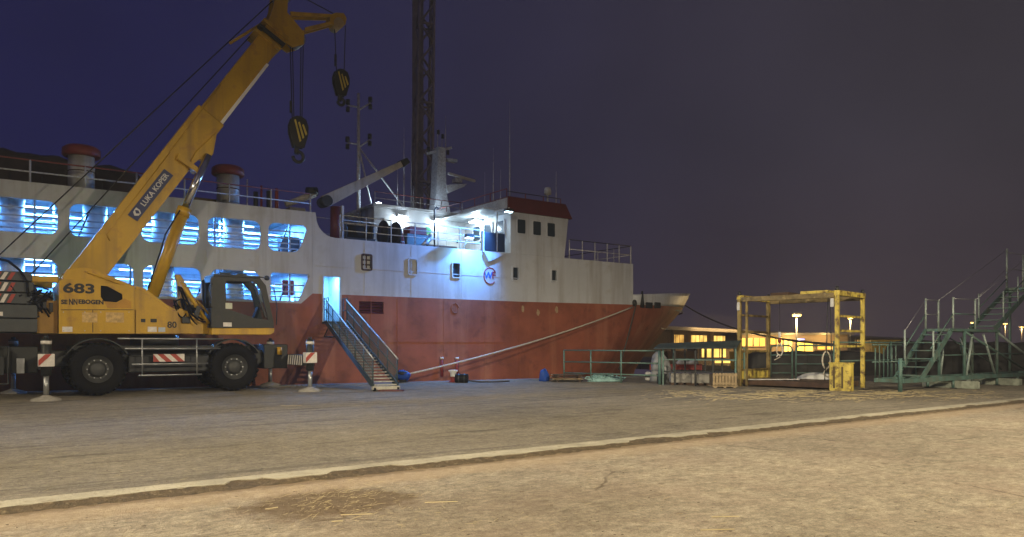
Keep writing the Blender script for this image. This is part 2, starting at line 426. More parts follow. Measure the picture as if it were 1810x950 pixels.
        base = mixc(rng(noise(.32, 6, .75), .58, .70, 0, .55), base, (.06, .054, .045))                # oil stains
        base = mixc(rng(noise(.8, 4, .5, (.06, 3.2, 1)), .58, .72, 0, .5), base, (.05, .046, .04))       # tyre scrub along the quay
        base = mixc(rng(noise(1.1, 6, .7, (.35, 1.6, 1)), .55, .68, 0, .6), base, (.045, .04, .034))   # long dark scuffs
        base = mixc(rng(noise(2.2, 7, .75, (.5, 1.3, 1)), .58, .7, 0, .5), base, (.24, .21, .165))     # dusty pale patches
    l.new(base, b.inputs['Base Color'])
    h = mth('ADD', rng(fine, 0, 1, 0, .6), rng(grit, 0, 1, 0, .5))
    bp = n.new('ShaderNodeBump'); bp.inputs['Strength'].default_value = 1.0; bp.inputs['Distance'].default_value = .045
    l.new(h, bp.inputs['Height']); l.new(bp.outputs[0], b.inputs['Normal'])
    return m
def frame_sheet(name, b, m, kind='structure'):
    o = b.obj(name, m); o.rotation_euler = (0, 0, TH); o['kind'] = kind
    return o
YZ = -0.035                                       # the yard lies a little below the apron
yard = frame_sheet('yard_ground', B().prism([(-500, -400), (900, -400), (900, 9.0), (-500, 9.0)], YZ - .3, YZ, ax='z'), ground_mat('yard_concrete', (.39, .335, .25), 'yard'))
def quay_t(s): return 30.05 - .117 * max(0.0, s - .9)
basin = [(-300, 29.9), (.9, 30.05), (46, quay_t(46)), (46, 62), (-300, 62)]
apron = frame_sheet('quay_apron_ground', B().prism([(-500, 8.95), (1600, 8.95), (1600, 1500), (-500, 1500)], -.5, 0, holes=[basin], ax='z'), ground_mat('apron_asphalt', (.285, .25, .19), 'apron'))
# kerb strip with a broken near edge
rk = random.Random(3)
far_e, near_e = [], []
s0 = -30.0; dev = 0.0; notch = 0
while s0 < 110:
    dev = dev * .8 + rk.uniform(-.035, .035)
    if notch <= 0 and rk.random() < .035: notch = rk.randint(3, 12)
    ext = 0.0
    if notch > 0: ext = .13 + rk.uniform(-.03, .04); notch -= 1
    near_e.append((s0, 8.755 + dev * .8 + ext)); far_e.append((s0, 9.14 + rk.uniform(-.012, .012)))
    s0 += .12 if -8 < s0 < 30 else .5
rows = [[(x, y, YZ - .02) for x, y in near_e], [(x, y, .008) for x, y in near_e], [(x, y + .05, .014) for x, y in near_e],
        [(x, y, .014) for x, y in far_e], [(x, y, -.05) for x, y in far_e]]
M_kerb = mat('kerb_concrete', (.42, .385, .29), .9, var=.35, scale=2.5, bump=.8, bscale=30, spots=(5, (.17, .14, .095), .8))
kerb = frame_sheet('kerb', B().grid(rows, False), M_kerb)
soil = []
for (x, y) in near_e:
    soil.append((x, 8.63 + rk.uniform(-.06, .05), YZ + .002, y))
rows = [[(x, a_, z_) for x, a_, z_, y in soil], [(x, a_ * .5 + y * .5, YZ + .022 + rk.uniform(-.006, .008)) for x, a_, z_, y in soil],
        [(x, y - .012, .004 + rk.uniform(-.008, .006)) for x, a_, z_, y in soil], [(x, y + .012, .012) for x, a_, z_, y in soil]]
so = frame_sheet('kerb_dirt', B().grid(rows), mat('soil', (.085, .062, .036), .95, var=.5, scale=9, bump=.9, bscale=30, spots=(11, (.24, .19, .12), .6)), 'stuff')
tag(so, 'dark ragged line of soil gathered along the kerb', 'dirt')
# quay wall, coping and water in the basin
frame_sheet('quay_wall', B().prism([(-120, 29.55), (.9, 29.65), (45, quay_t(45) - .4), (45, quay_t(45)), (.9, 30.04), (-120, 29.89)], -6, -.03, ax='z'),
            mat('quay_wall_concrete', (.2, .19, .17), .9, var=.3, scale=1, bump=.4))
M_cope = mat('coping_concrete', (.22, .22, .215), .8, var=.25, scale=3, bump=.4, spots=(2, (.1, .1, .1), .5))
frame_sheet('coping', B().prism([(-60, 29.15), (.9, 29.3), (46, quay_t(46) - .75), (46, quay_t(46) + .03), (.9, 30.08), (-60, 29.93)], -.3, .02, ax='z'), M_cope)
M_water = mat('water', (.008, .012, .02), .12, var=.1, scale=.5, bump=.5, bscale=2)
frame_sheet('water', B().prism([(-300, 29.5), (60, 20), (60, 63), (-300, 63)], -2.6, -2.2, ax='z'), M_water)

# straw and litter that nobody could count
def straws(name, spots, m, ln=(.05, .22), w=.006, label=None):
    b = B(); rr = random.Random(len(spots))
    for (x, y, z) in spots:
        a = rr.gauss(0, .9); L = rr.uniform(*ln) / 2; c, q = math.cos(a) * L, math.sin(a) * L
        h = rr.uniform(.004, .02)
        b.bar((x - c, y - q, z + .004), (x + c, y + q, z + .004 + h), w, w * .6)
    o = b.obj(name, m, fix=False); o['kind'] = 'stuff'
    if label: tag(o, label, 'straw')
    return o
M_straw = mat('straw', (.44, .36, .20), .8, var=.3, scale=3)
M_litter = mat('dark_litter', (.05, .035, .02), .9, var=.3)
rr = random.Random(11)
sp_ = []
while len(sp_) < 2300:
    u, v = rr.triangular(1130, 1780, 1420), rr.gauss(697, 5.5)
    if 690 < v < 715:
        x, y = gr(u, v); wv = 1.2 * math.sin(x * 4.1 + math.sin(y * 2.3) * 2.5) * math.sin(y * 6.3 + x * 2.3) + .5 * math.sin(x * 11 + y * 7) - .9
        if wv + rr.uniform(-1, 1) > .1: sp_.append((x, y, 0))
straws('straw_litter', sp_, M_straw, (.05, .2), .009, 'yellow straw strewn on the asphalt before the gantry')
sp_ = []
for _ in range(420):
    u, v = rr.uniform(60, 1800), rr.uniform(700, 950)
    x, y = gr(u, v, YZ); tt = -x * DY + y * DX
    if tt < 8.4: sp_.append((x, y, YZ))
    elif tt > 9.3: sp_.append((x, y, 0))
for _ in range(260):
    u, v = rr.gauss(600, 70), rr.gauss(885, 18); x, y = gr(u, v, YZ)
    if -x * DY + y * DX < 8.4: sp_.append((x, y, YZ))
straws('straw_wisps', sp_, M_straw, (.02, .10), .003, 'single pale straw wisps scattered over the yard and apron')
for (u, v, L, a) in ((630, 911, .30, .06), (780, 889, .34, .04), (596, 923, .10, .05), (1282, 915, .26, 0), (1268, 938, .30, .02), (515, 718, .55, .02), (480, 900, .12, .5)):
    x, y = gr(u, v, YZ if v > 800 else 0); z = YZ if v > 800 else 0
    o = B().bar((x - L / 2 * math.cos(a), y - L / 2 * math.sin(a), z + .006), (x + L / 2 * math.cos(a), y + L / 2 * math.sin(a), z + .012), .012, .006).obj('straw_stalk', M_straw)
    tag(o, {630: 'long straw stalk lying below the damp brown patch', 780: 'long pale straw stalk beside the damp brown patch', 596: 'short straw bit below the damp brown patch',
            1282: 'straw stalk on the bare yard, upper of the two', 1268: 'straw stalk on the bare yard, lower of the two', 515: 'pale stick lying on the asphalt in front of the crane outrigger',
            480: 'short straw bit at the tip of the damp brown patch'}[u], 'straw', 'loose straw stalks on the ground')
b = B()
for _ in range(420):
    u, v = rr.uniform(0, 1810), rr.uniform(715, 950); x, y = gr(u, v, YZ); tt = -x * DY + y * DX
    if 8.4 < tt < 9.3: continue
    z = YZ if tt < 8.4 else 0; q = rr.uniform(.002, .008)
    b.blob((x, y, z + q * .2), (q * rr.uniform(1, 3), q, q * .5), 6, 3, .1, int(u * 7))
o = b.obj('ground_debris', M_litter, fix=False); o['kind'] = 'stuff'; tag(o, 'small dark crumbs of dirt on the ground', 'debris')

# ================================================================== SHIP
TS, TCN = 30.3, 36.3                             # near side and centreline
ship = root('livestock_ship', 'red and white livestock carrier with lit pen decks moored along the quay', 'ship', (12, TCN, -2.2))
def stem(z): return 37.75 + (z - 1.6) * .97 if z > 0 else 36.2 + z * .35
def zred(s): return 3.33 if s < 10.75 else (3.33 + (s - 10.75) / .5 * .44 if s < 11.25 else 3.77 + max(0, s - 20) * .012)
def half(s, z):
    s0_ = 22 + 8.2 * max(0, min(1, (z + 1.5) / 5.3)); e = stem(z)
    if s <= s0_: return 6.0
    q = min(1.0, (s - s0_) / (e - s0_)); p = 1.7 + .7 * max(0, min(1, z / 4))
    return 6.0 * (1 - q ** p)
# --- red hull: flat parallel side with a door notch and louvre recess, then the bow
DOOR = (pl(572, 520, TS)[0], pl(601, 520, TS)[0], 2.62, 4.52)
LV = (pl(635, 550, TS)[0], pl(678, 550, TS)[0], 2.98, 3.52)
poly = [(-22, -3.0), (22, -3.0), (22, zred(22)), (DOOR[1], 3.77), (DOOR[1], DOOR[2]), (DOOR[0], DOOR[2]), (DOOR[0], 3.77), (11.25, 3.77), (10.75, 3.33), (-22, 3.33)]
lower = B().prism(poly, TS, TS + .05, holes=[[(LV[0], LV[2]), (LV[1], LV[2]), (LV[1], LV[3]), (LV[0], LV[3])]]).obj('lower_hull_side', M_red, ship)
NS = 26
for side, nm in ((1, 'bow_plating'), (-1, 'bow_plating')):
    rows = []
    for i in range(NS + 1):
        f = i / NS; row = []
        for j in range(13):
            # parametrise so that every row ends on the raked stem
            e = stem(-3.0 + (zred(40) + 3.0) * j / 12); s_ = 22 + (e - 22) * (1 - (1 - f) ** 1.35)
            zz_ = -3.0 + (zred(s_) + 3.0) * j / 12
            row.append((s_, TCN - side * (half(s_, zz_) if i < NS else 0), zz_))
        rows.append(row)
    B().grid(rows).obj(nm, M_red, ship)
B().box(-22, 22, TS + 11.95, TS + 12, -3, 7.2).obj('far_hull_side', M_red, ship)
B().box(-22.05, -22, TS, TS + 12, -3, 7.2).obj('transom', M_red, ship)
# --- white foc'sle side
S1 = pl(1119, 500, TS)[0]
TOP = 6.2
PORTS = [(648, 464, .40, .62), (729.5, 472, .40, .68), (806, 478, .38, .66), (911, 484, .34, .62), (979, 488, .32, .58)]
holes = []
for u, v, w, h in PORTS:
    a, z = pl(u, v, TS); holes.append(rrect(a - w / 2, a + w / 2, z - h / 2, z + h / 2, .06, 2))
SW0, SW1 = 21.4, 25.15                            # wheelhouse flank
bite = [(12.25 - .85 * math.sin(R(g)), 7.05 - .85 * math.cos(R(g))) for g in range(0, 91, 15)]
poly = [(11.25, 3.77), (DOOR[0], 3.77), (DOOR[0], DOOR[3]), (DOOR[1], DOOR[3]), (DOOR[1], 3.77), (22, zred(22)), (S1, zred(S1)), (S1, TOP), (12.25, TOP)] + bite[1:] + [(11.38, 7.2), (11.25, 7.2)]
fc = B().prism(poly, TS, TS + .05, holes=holes).obj('forecastle_side', M_white, ship)
B().prism([(S1 - .05, TS + .06), (S1, TS + .06), (S1, TS + 11.94), (S1 - .05, TS + 11.94)], zred(S1) - .3, TOP - .01, ax='z').obj('forecastle_front', M_white, ship)
B().box(11.3, S1 - .06, TS + .06, TS + 11.9, TOP - .1, TOP - .012).obj('forecastle_deck', M_deck, ship)
# --- bow bulwark
def btop(s): return 4.46 + (s - 30) * .066
rows_o, rows_i = [], []
for side in (1, -1):
    rows = []
    for i in range(21):
        f = i / 20; row = []
        for j in range(5):
            e = stem(zred(40) + (btop(41) - zred(40)) * j / 4)
            s_ = S1 + (e - S1) * (1 - (1 - f) ** 1.3)
            z0_, z1_ = zred(s_), btop(s_)
            # taper the full hull breadth into the flared bulwark
            zj = z0_ + (z1_ - z0_) * j / 4
            row.append((s_, TCN - side * (half(s_, zj) if i < 20 else 0), zj))
        rows.append(row)
    o = B().grid(rows).obj('bow_bulwark', M_white, ship)
    sd = o.modifiers.new('thickness', 'SOLIDIFY'); sd.thickness = .06
B().prism([(S1, TS + .2)] + [(S1 + (40.2 - S1) * i / 12, TCN - .96 * half(S1 + (40.2 - S1) * i / 12, 4.2)) for i in range(13)] +
          [(S1 + (40.2 - S1) * i / 12, TCN + .96 * half(S1 + (40.2 - S1) * i / 12, 4.2)) for i in range(12, -1, -1)] + [(S1, TS + 11.8)], 3.7, 3.8, ax='z').obj('fore_deck', M_deck, ship)
# --- pen side with its openings
UP = [(-190, -115), (-95, 103), (122, 232), (250, 352), (367, 461), (474, 546)]
LO = [(-190, -115), (-95, 103), (130, 237), (252, 356), (372, 460), (478, 549)]
def win_span(w): return pl(w[0], 500, TS)[0], pl(w[1], 500, TS)[0]
holes = []
for k, w in enumerate(UP):
    a, c = win_span(w); holes.append(rrect(a, c, 5.43, 6.62, .30, 4, .42 if k == 5 else 0))
for k, w in enumerate(LO):
    a, c = win_span(w); holes.append(rrect(a, c, 3.40, 4.58, .30 if k < 5 else .12, 4, .5 if k == 5 else 0))
poly = [(-22, 3.33), (10.75, 3.33), (11.245, 3.765), (11.245, 7.2), (-22, 7.2)]
pen = B().prism(poly, TS, TS + .07, holes=holes).obj('pen_side', M_white, ship)
for k, h in enumerate(holes):                    # rolled rim round every opening
    c = (sum(p[0] for p in h) / len(h), sum(p[1] for p in h) / len(h))
    B().tube([(p[0], TS + .03, p[1]) for p in h] + [(h[0][0], TS + .03, h[0][1])], .028, 6).obj('opening_rim', M_white, ship)
B().box(-22, 11.2, TS + .08, TS + 11.9, 7.08, 7.19).obj('upper_deck', M_deck, ship)
B().box(-22, 11.2, TS + .08, TS + 11.9, 4.86, 4.98).obj('middle_deck', M_pen, ship)
B().box(-22, 14.5, TS + .08, TS + 11.9, 2.55, 2.61).obj('lower_deck', M_pen, ship)
B().box(-22, 11.1, TS + 6.2, TS + 6.3, 2.62, 7.07).obj('pen_bulkhead', M_pen, ship)
B().box(11.06, 11.16, TS + .1, TS + 6.1, 2.62, 7.07).obj('pen_end_bulkhead', M_pen, ship)
# pen rails: long bars inside the openings, each row a bar of its own
for dk, z0_ in (('u', 4.98), ('l', 2.75)):
    for k, (tt, zs) in enumerate(((TS + .35, (.65, .86, 1.08, 1.36)), (TS + 2.4, (.5, .78, 1.02, 1.24, 1.46)), (TS + 4.6, (.62, .92, 1.2, 1.5)))):
        for q in zs:
            B().bar((-9, tt, z0_ + q), (11.0, tt, z0_ + q), .045, .055).obj('pen_rail', M_penrail if k != 1 else M_pen, ship)
        for x in range(-8, 11, 3):
            B().bar((x + .4 + k * .7, tt + .05, z0_), (x + .4 + k * .7, tt + .05, z0_ + 2.1), .07, .07, (0, 1, 0)).obj('pen_post', M_penrail, ship)
    for q in (.42, .56, .70, .95, 1.15, 1.30, 1.44, 1.58):
        B().bar((-9, TS + 1.75, z0_ + q), (11.0, TS + 1.75, z0_ + q), .03, .035).obj('pen_rail', M_pen, ship)
    for q in (1.9,):
        for tt in (TS + 1.4, TS + 3.6):
            for x in (-6.5, -2.6, 1.3, 5.2, 9.1):
                fx = B().box(x - 1.0, x + 1.0, tt - .05, tt + .05, z0_ + q + .06, z0_ + q + .10).obj('lamp_housing', M_pen, ship)
                B().cyl((x - .75, tt, z0_ + q + .03), (x + .75, tt, z0_ + q + .03), .028, n=8).obj('fluorescent_tube', E_tube, fx)
    for x in (-5.0, 1.0, 4.8, 8.6):
        light('pen_lamp', 'AREA', W(x, TS + 1.9, z0_ + 1.88), 2300, (.10, .36, 1.0), size=3.2, size_y=.25, aim=W(x, TS + 2.2, 0))
    # walkway pipes and hay racks in the pens
    for x in (2.6, 6.6, 9.9):
        B().bar((x, TS + .8, z0_ + .1), (x + .5, TS + .8, z0_ + 1.5), .06, .06).obj('pen_gate', M_dark, ship)
for u, v in ((168, 380), (288, 395), (413, 410), (20, 360)):
    a, z = pl(u, v, TS + 1.2)
    for z0_, z1_ in ((2.62, 4.85), (4.99, 7.07)):
        B().cyl((a, TS + 1.2, z0_), (a, TS + 1.2, z1_), .40, n=24).obj('vent_trunk', M_vent, ship)
a, z = pl(508, 515, TS + .9); B().box(a - .25, a + .25, TS + .8, TS + .9, 3.7, 4.35).obj('notice_board', M_redp, ship)
a, z = pl(500, 420, TS + 1.2); B().box(a - .1, a + .75, TS + 1.1, TS + 1.6, 5.5, 6.25).obj('control_box', M_dark, ship)
for x in (13.6, 15.9, 18.6, 20.9, 23.4, 26.0, 28.3):
    B().box(x, x + .025, TS - .009, TS + .01, 3.85, 6.15).obj('plate_seam', M_white, ship)
for x in (-4.3, -.2, 4.05, 7.0, 9.0):
    B().box(x, x + .025, TS - .009, TS + .01, 4.75, 5.3).obj('plate_seam', M_white, ship)
B().box(11.4, 30, TS - .012, TS + .01, 4.95, 4.985).obj('plate_seam', M_white, ship)
# --- boarding door
d = B().prism([(DOOR[0] - .07, DOOR[2] - .05), (DOOR[1] + .07, DOOR[2] - .05), (DOOR[1] + .07, DOOR[3] + .07), (DOOR[0] - .07, DOOR[3] + .07)], TS - .02, TS + .1,
              holes=[[(DOOR[0], DOOR[2]), (DOOR[1], DOOR[2]), (DOOR[1], DOOR[3]), (DOOR[0], DOOR[3])]]).obj('door_frame', M_white, ship)
B().box(DOOR[0] - .6, DOOR[1] + 1.4, TS + 2.2, TS + 2.25, 2.6, 4.8).obj('lobby_bulkhead', M_pen, ship)
B().box(DOOR[1] + .35, DOOR[1] + .4, TS + .1, TS + 2.19, 2.62, 4.8).obj('lobby_partition', M_pen, ship)
B().box(11.2, DOOR[1] + 1.5, TS + .1, TS + 2.2, 4.72, 4.8).obj('lobby_ceiling', M_pen, ship)
light('lobby_lamp', 'AREA', W(12.3, TS + 1.0, 4.68), 140, (.16, .52, 1.0), size=.6, aim=W(12.3, TS + 1.3, 0))
# --- louvre
lv = B().box(LV[0] - .02, LV[1] + .02, TS + .2, TS + .24, LV[2] - .02, LV[3] + .02).obj('louvre', M_maroon, ship)
for i in range(4):
    z = LV[2] + .06 + i * .14
    B().bar((LV[0], TS + .10, z), (LV[1], TS + .10, z), .12, .03, (0, -.6, 1)).obj('louvre_slat', M_maroon, lv)
# --- plate seams, weld patches, ring and overboard pipes on the red side
for x in (13.9, 15.2, 17.6, 19.9, 22.0):
    B().box(x, x + .03, TS - .012, TS + .01, -1, 3.7).obj('plate_seam', M_red, ship)
B().bar((12.8, TS - .01, 1.75), (22, TS - .01, 1.75), .02, .03).obj('rubbing_seam', M_red, ship)
a, z = pl(804, 545, TS)
B().tube([(a + .2 * math.cos(R(g)), TS - .01, z + .24 * math.sin(R(g))) for g in range(0, 361, 20)], .02, 6).obj('draught_ring', M_red, ship)
M_patch = mat('primer_patch', (.40, .27, .15), .7, var=.3, scale=8)
for u, v in ((924, 546), (951, 553), (984, 548)):
    a, z = pl(u, v, TS - .003)
    B().prism([(a + .1 * math.cos(g) * random.uniform(.7, 1.2), z + .2 * math.sin(g) * random.uniform(.7, 1.1)) for g in [i * .63 for i in range(10)]], TS - .006, TS + .01).obj('primer_patch', M_patch, ship)
for u in (781, 808):
    a, z = pl(u, 640, TS - .12)
    p = B().cyl((a, TS - .12, z - .7), (a, TS - .12, z + .12), .07, n=12).obj('overboard_pipe', M_redp, ship)
    B().cyl((a, TS - .12, z + .12), (a, TS - .12, z + .22), .085, n=12).obj('pipe_cap', M_sack, p)
# --- square ports with frames and panes
for k, (u, v, w, h) in enumerate(PORTS):
    a, z = pl(u, v, TS)
    fr = B().prism(rrect(a - w / 2 - .06, a + w / 2 + .06, z - h / 2 - .06, z + h / 2 + .06, .09, 3), TS - .05, TS + .09, holes=[rrect(a - w / 2, a + w / 2, z - h / 2, z + h / 2, .05, 2)]).obj('port_frame', M_brown if k == 0 else M_white, ship)
    B().box(a - w / 2, a + w / 2, TS + .055, TS + .07, z - h / 2, z + h / 2).obj('pane', M_glassd if k != 1 else mat('bright_blind', (.55, .55, .5), .5, var=.5, scale=4), fr)
    if k == 0:
        B().bar((a, TS + .03, z - h / 2), (a, TS + .03, z + h / 2), .05, .04, (0, 1, 0)).obj('glazing_bar', M_brown, fr)
        for q in (-.1, .1): B().bar((a - w / 2, TS + .03, z + q), (a + w / 2, TS + .03, z + q), .04, .04).obj('glazing_bar', M_brown, fr)
        for i in (-1, 1):
            for q in (-.21, 0, .21): B().box(a + i * .1 - .07, a + i * .1 + .07, TS + .035, TS + .05, z + q - .07, z + q + .07).obj('blind', mat('bright_blind', (.55, .55, .5)), fr)
# --- round emblem and name
a, z = pl(866, 488, TS)
lg = B().tube([(a + .36 * math.cos(R(g)), TS - .008, z + .40 * math.sin(R(g))) for g in range(30, 325, 8)], .028, 6).obj('emblem_ring', M_logo_r, ship)
text('emblem_letter', 'W', .46, M_logo_b, lg, (a - .10, TS - .012, z), bold=.012)
text('emblem_letter', 'F', .48, M_logo_r, lg, (a + .22, TS - .016, z + .02), bold=.012)
sN, zN = 34.2, 0
tN = TCN - half(34.6, 2.6); nm = text('bow_name', 'EZOM-2', .55, M_name, ship, (0, 0, 0), shear=.25)
yaw = math.atan2(-(half(36, 2.6) - half(33.5, 2.6)), 2.5)
nm.location = Vector((34.75 - 12, TCN - half(34.75, 2.6) - .06 - TCN, 2.75 + 2.2)); nm.rotation_euler = (0, 0, yaw)
for v_ in nm.data.vertices:
    o_ = OFF[nm.name]; v_.co = (v_.co.x + o_[0], v_.co.y + o_[1], v_.co.z + o_[2])
# --- hawse openings on the bow
def hull_pt(u, v):
    k = (u - CU) / FPX; Y = 43.0
    for _ in range(40):
        s_ = Y * (DX * k + DY); t_ = Y * (DX - DY * k); z_ = EYE - (v - HOR) / FPX * Y
        Y += ((TCN - half(s_, z_)) - t_) * .5
    return s_, t_, z_
for u in (1147, 1162):
    s_, t_, z_ = hull_pt(u, 540); ya = math.atan2(-(half(s_ + .3, z_) - half(s_ - .3, z_)), .6)
    c_, q_ = math.cos(ya), math.sin(ya)
    P = lambda x, y: (s_ + x * c_ - y * q_, t_ + x * q_ + y * c_)
    b = B(); pts = [P(-.30, -.05), P(.30, -.05), P(.30, .06), P(-.30, .06)]
    b.prism(pts, z_ - .17, z_ + .17, ax='z'); b.obj('hawse_opening', M_dark, ship, bevel=.03)
s_, t_, z_ = hull_pt(1121, 536); HAW = (s_, t_ - .05, z_)
B().blob((s_, t_ - .02, z_), (.16, .12, .2), 12, 8, 0, 0, False).obj('hawse_pipe', M_dark, ship)
s_, t_, z_ = hull_pt(1134, 538)
B().cyl((s_, t_ - .05, z_ - .2), (s_ + .1, t_ + .05, z_ + .75), .14, .05, n=10).obj('anchor_davit', M_dark, ship)
s_, t_, z_ = hull_pt(1185, 521)
B().cyl((s_ - .1, TCN - 1.0, 4.9), (s_ - .5, TCN - 1.0, 6.0), .03, n=8).obj('jackstaff', M_redp, ship)

# --- rails: helper builds posts and bars as parts of the ship
def rail(p, q, h, n, bars, name='deck_rail', mp=None, mb=None, r=.025, top_m=None):
    p, q = Vector(p), Vector(q)
    for i in range(n + 1):
        c = p.lerp(q, i / n)
        B().cyl(c, c + Vector((0, 0, h)), r * 1.15, n=8).obj(name + '_post', mp or M_rail, ship)
    for k, f in enumerate(bars):
        z = Vector((0, 0, h * f))
        B().cyl(p + z, q + z, r, n=8).obj(name + '_bar', (top_m if (top_m and k == len(bars) - 1) else None) or mb or M_rail, ship)
rail((-12, TS + .12, 7.2), (11.2, TS + .12, 7.2), .78, 14, (.48, 1), 'deck_rail', M_white, M_rail, .028, M_railred)
rail((12.5, TS + .08, TOP), (19.8, TS + .08, TOP), 1.02, 6, (.36, .68, 1), r=.022)
rail((25.4, TS + .08, TOP), (S1 - .1, TS + .08, TOP), 1.02, 5, (.5, 1), r=.022, top_m=M_dark)
rail((S1 - .1, TS + .1, TOP), (S1 - .1, TS + 7, TOP), 1.02, 5, (.5, 1), r=.022, top_m=M_dark)
# --- deckhouse, bridge wing and wheelhouse
B().box(16.05, 21.5, 34.6, 38.8, TOP, 8.62).obj('deckhouse', M_white, ship, bevel=.03)
B().box(15.95, 21.4, 34.45, 38.9, 8.62, 8.76).obj('deckhouse_roof', M_white, ship)
wh = B().prism([(21.5, TOP), (SW1 - .15, TOP), (SW1 + .12, 8.3), (21.5, 8.3)], TS, TS + 12, holes=[]).obj('wheelhouse', M_white, ship, bevel=.02)
B().box(19.9, 21.49, TS + .06, TS + 4.2, 8.28, 8.36).obj('wing_canopy', M_white, ship)
B().prism([(19.75, 8.26), (19.9, 8.26), (19.9, 8.95), (19.78, 8.95)], TS + .05, TS + 4.25).obj('wing_fascia', M_white, ship) if 0 else None
B().box(21.3, 21.48, TS + .01, 34.6, 8.25, 8.98).obj('canopy_fascia', M_white, ship)
B().prism([(21.3, 8.3), (25.52, 8.3), (25.05, 9.05), (21.3, 9.05)], TS - .06, TS + 12.06).obj('wheelhouse_roof', M_maroon, ship, bevel=.03)
for u in (921.5, 949, 974):
    a, _ = pl(u, 400, TS)
    fr = B().prism(rrect(a - .31, a + .31, 7.2, 8.02, .06, 2), TS - .025, TS + .02, holes=[rrect(a - .25, a + .25, 7.26, 7.96, .05, 2)]).obj('window_frame', M_white, ship)
    B().box(a - .25, a + .25, TS - .012, TS - .004, 7.26, 7.96).obj('pane', M_glassd, fr)
for tt in (31.2, 32.3, 33.4):
    fr = B().prism(rrect(tt - .42, tt + .42, 7.1, 8.0, .06, 2), 21.44, 21.50, holes=[rrect(tt - .35, tt + .35, 7.17, 7.93, .05, 2)], ax='x').obj('window_frame', M_white, ship)
    B().box(21.47, 21.49, tt - .35, tt + .35, 7.17, 7.93).obj('pane', M_glassd, fr)
a0, _ = pl(855, 430, TS); a1, _ = pl(892, 430, TS)
B().box(a0, a1, TS - .03, TS + .05, 6.22, 7.14).obj('wing_screen', M_bluedark, ship, bevel=.02)
B().box(a0 - .08, a0, TS - .05, TS + .06, 6.15, 7.2).obj('screen_post', M_white, ship)
B().cyl((a0 + .75, TS - .06, 6.25), (a0 + .75, TS - .06, 8.28), .03, n=8).obj('canopy_post', M_rail, ship)
B().prism([(a0 - .05, 6.14), (a1 + .05, 6.14), (a1 - .3, 6.0), (a0 + .22, 5.68)], TS - .14, TS + .0).obj('wing_bracket', M_white, ship)
# roof rails
rail((16.1, 34.6, 8.76), (21.3, 34.6, 8.76), .62, 4, (.5, 1), 'roof_rail', M_rail, M_rail, .022, M_railred)
rail((21.4, TS + .2, 9.05), (21.4, 38, 9.05), .42, 5, (1,), 'roof_rail', M_railred, M_railred, .022)
rail((21.4, TS + .2, 9.05), (24.9, TS + .2, 9.05), .30, 3, (1,), 'roof_rail', M_railred, M_dark, .022)
rail((12.6, 34.2, TOP), (16, 34.2, TOP), 1.5, 2, (.5, 1), 'inner_rail', M_rail, M_rail, .022)
# lamps of the ship
def lampbox(s_, t_, z_, ds=.16, dt=.10, dz=.14):
    f_ = B().box(s_ - ds, s_ + ds, t_ - dt, t_ + dt, z_ - dz, z_ + dz).obj('floodlight', M_rail, ship)
    return f_
a, z = pl(708, 386, 34.5)
f_ = lampbox(a, 34.5, z + .12, .2, .12, .05); B().cyl((a, 34.42, z), (a, 34.42, z + .07), .12, n=14).obj('lens', E_flood, f_)
light('deckhouse_lamp', 'POINT', W(a, 34.30, z - .08), 95, (.72, .88, 1.0), size=.12)
light('deckhouse_lamp', 'POINT', W(19.6, 34.2, 8.1), 60, (.66, .86, 1.0), size=.12)
f_ = lampbox(19.6, 34.48, 8.28, .2, .1, .05); B().cyl((19.6, 34.40, 8.16), (19.6, 34.40, 8.23), .1, n=14).obj('lens', E_flood, f_)
f_ = lampbox(21.1, 33.0, 8.16, .25, .3, .05)
B().box(20.9, 21.25, 32.75, 33.25, 8.07, 8.11).obj('lens', E_flood, f_)
light('wing_lamp', 'POINT', W(20.9, 32.6, 7.95), 110, (.62, .86, 1.0), size=.15)
# outboard floodlight that washes the white side and the quay in blue
sF = pl(826, 440, TS - .3)[0]
B().bar((sF, TS + .05, 6.3), (sF, TS - .42, 6.75), .05, .05).obj('lamp_arm', M_rail, ship)
f_ = B().box(sF - .2, sF + .2, TS - .62, TS - .36, 6.70, 6.86).obj('floodlight', M_dark, ship)
B().box(sF - .17, sF + .17, TS - .60, TS - .38, 6.675, 6.695).obj('lens', emat('side_lens', (.5, .8, 1.0), 25), f_)
light('side_flood', 'SPOT', W(sF, TS - .5, 6.64), 420, (.16, .52, 1.0), size=.12, aim=W(sF - .6, TS - .2, 0), spot=160, blend=.9)
B().bar((20.6, TS + .1, 8.2), (20.6, TS - 1.15, 8.2), .06, .06).obj('lamp_arm', M_rail, ship)
f_ = B().box(20.35, 20.75, TS - 1.3, TS - 1.05, 8.02, 8.16).obj('floodlight', M_dark, ship)
B().box(20.38, 20.72, TS - 1.28, TS - 1.07, 7.995, 8.015).obj('lens', emat('side_lens', (.5, .8, 1.0), 25), f_)
light('side_flood', 'SPOT', W(20.5, TS - 1.2, 7.95), 5200, (.09, .33, 1.0), size=.12, aim=W(15.6, TS - .4, 3.6), spot=125, blend=1.0)
f_ = lampbox(21.0, 36.6, 9.12, .15, .12, .08); B().box(20.9, 21.1, 36.72, 36.74, 9.06, 9.18).obj('lens', E_flood, f_)  # deck lamps and fixtures added here to brighten the masts
light('added_mast_lamp', 'POINT', W(21.0, 36.9, 9.35), 60, (.55, .75, 1.0), size=.1)
light('added_mast_lamp', 'POINT', W(16.6, 35.4, 9.1), 40, (.55, .75, 1.0), size=.1)
f_ = lampbox(16.6, 35.2, 8.86, .12, .12, .08); B().box(16.5, 16.7, 35.1, 35.3, 8.945, 8.96).obj('lens', E_flood, f_)  # fixture added with the mast lamp
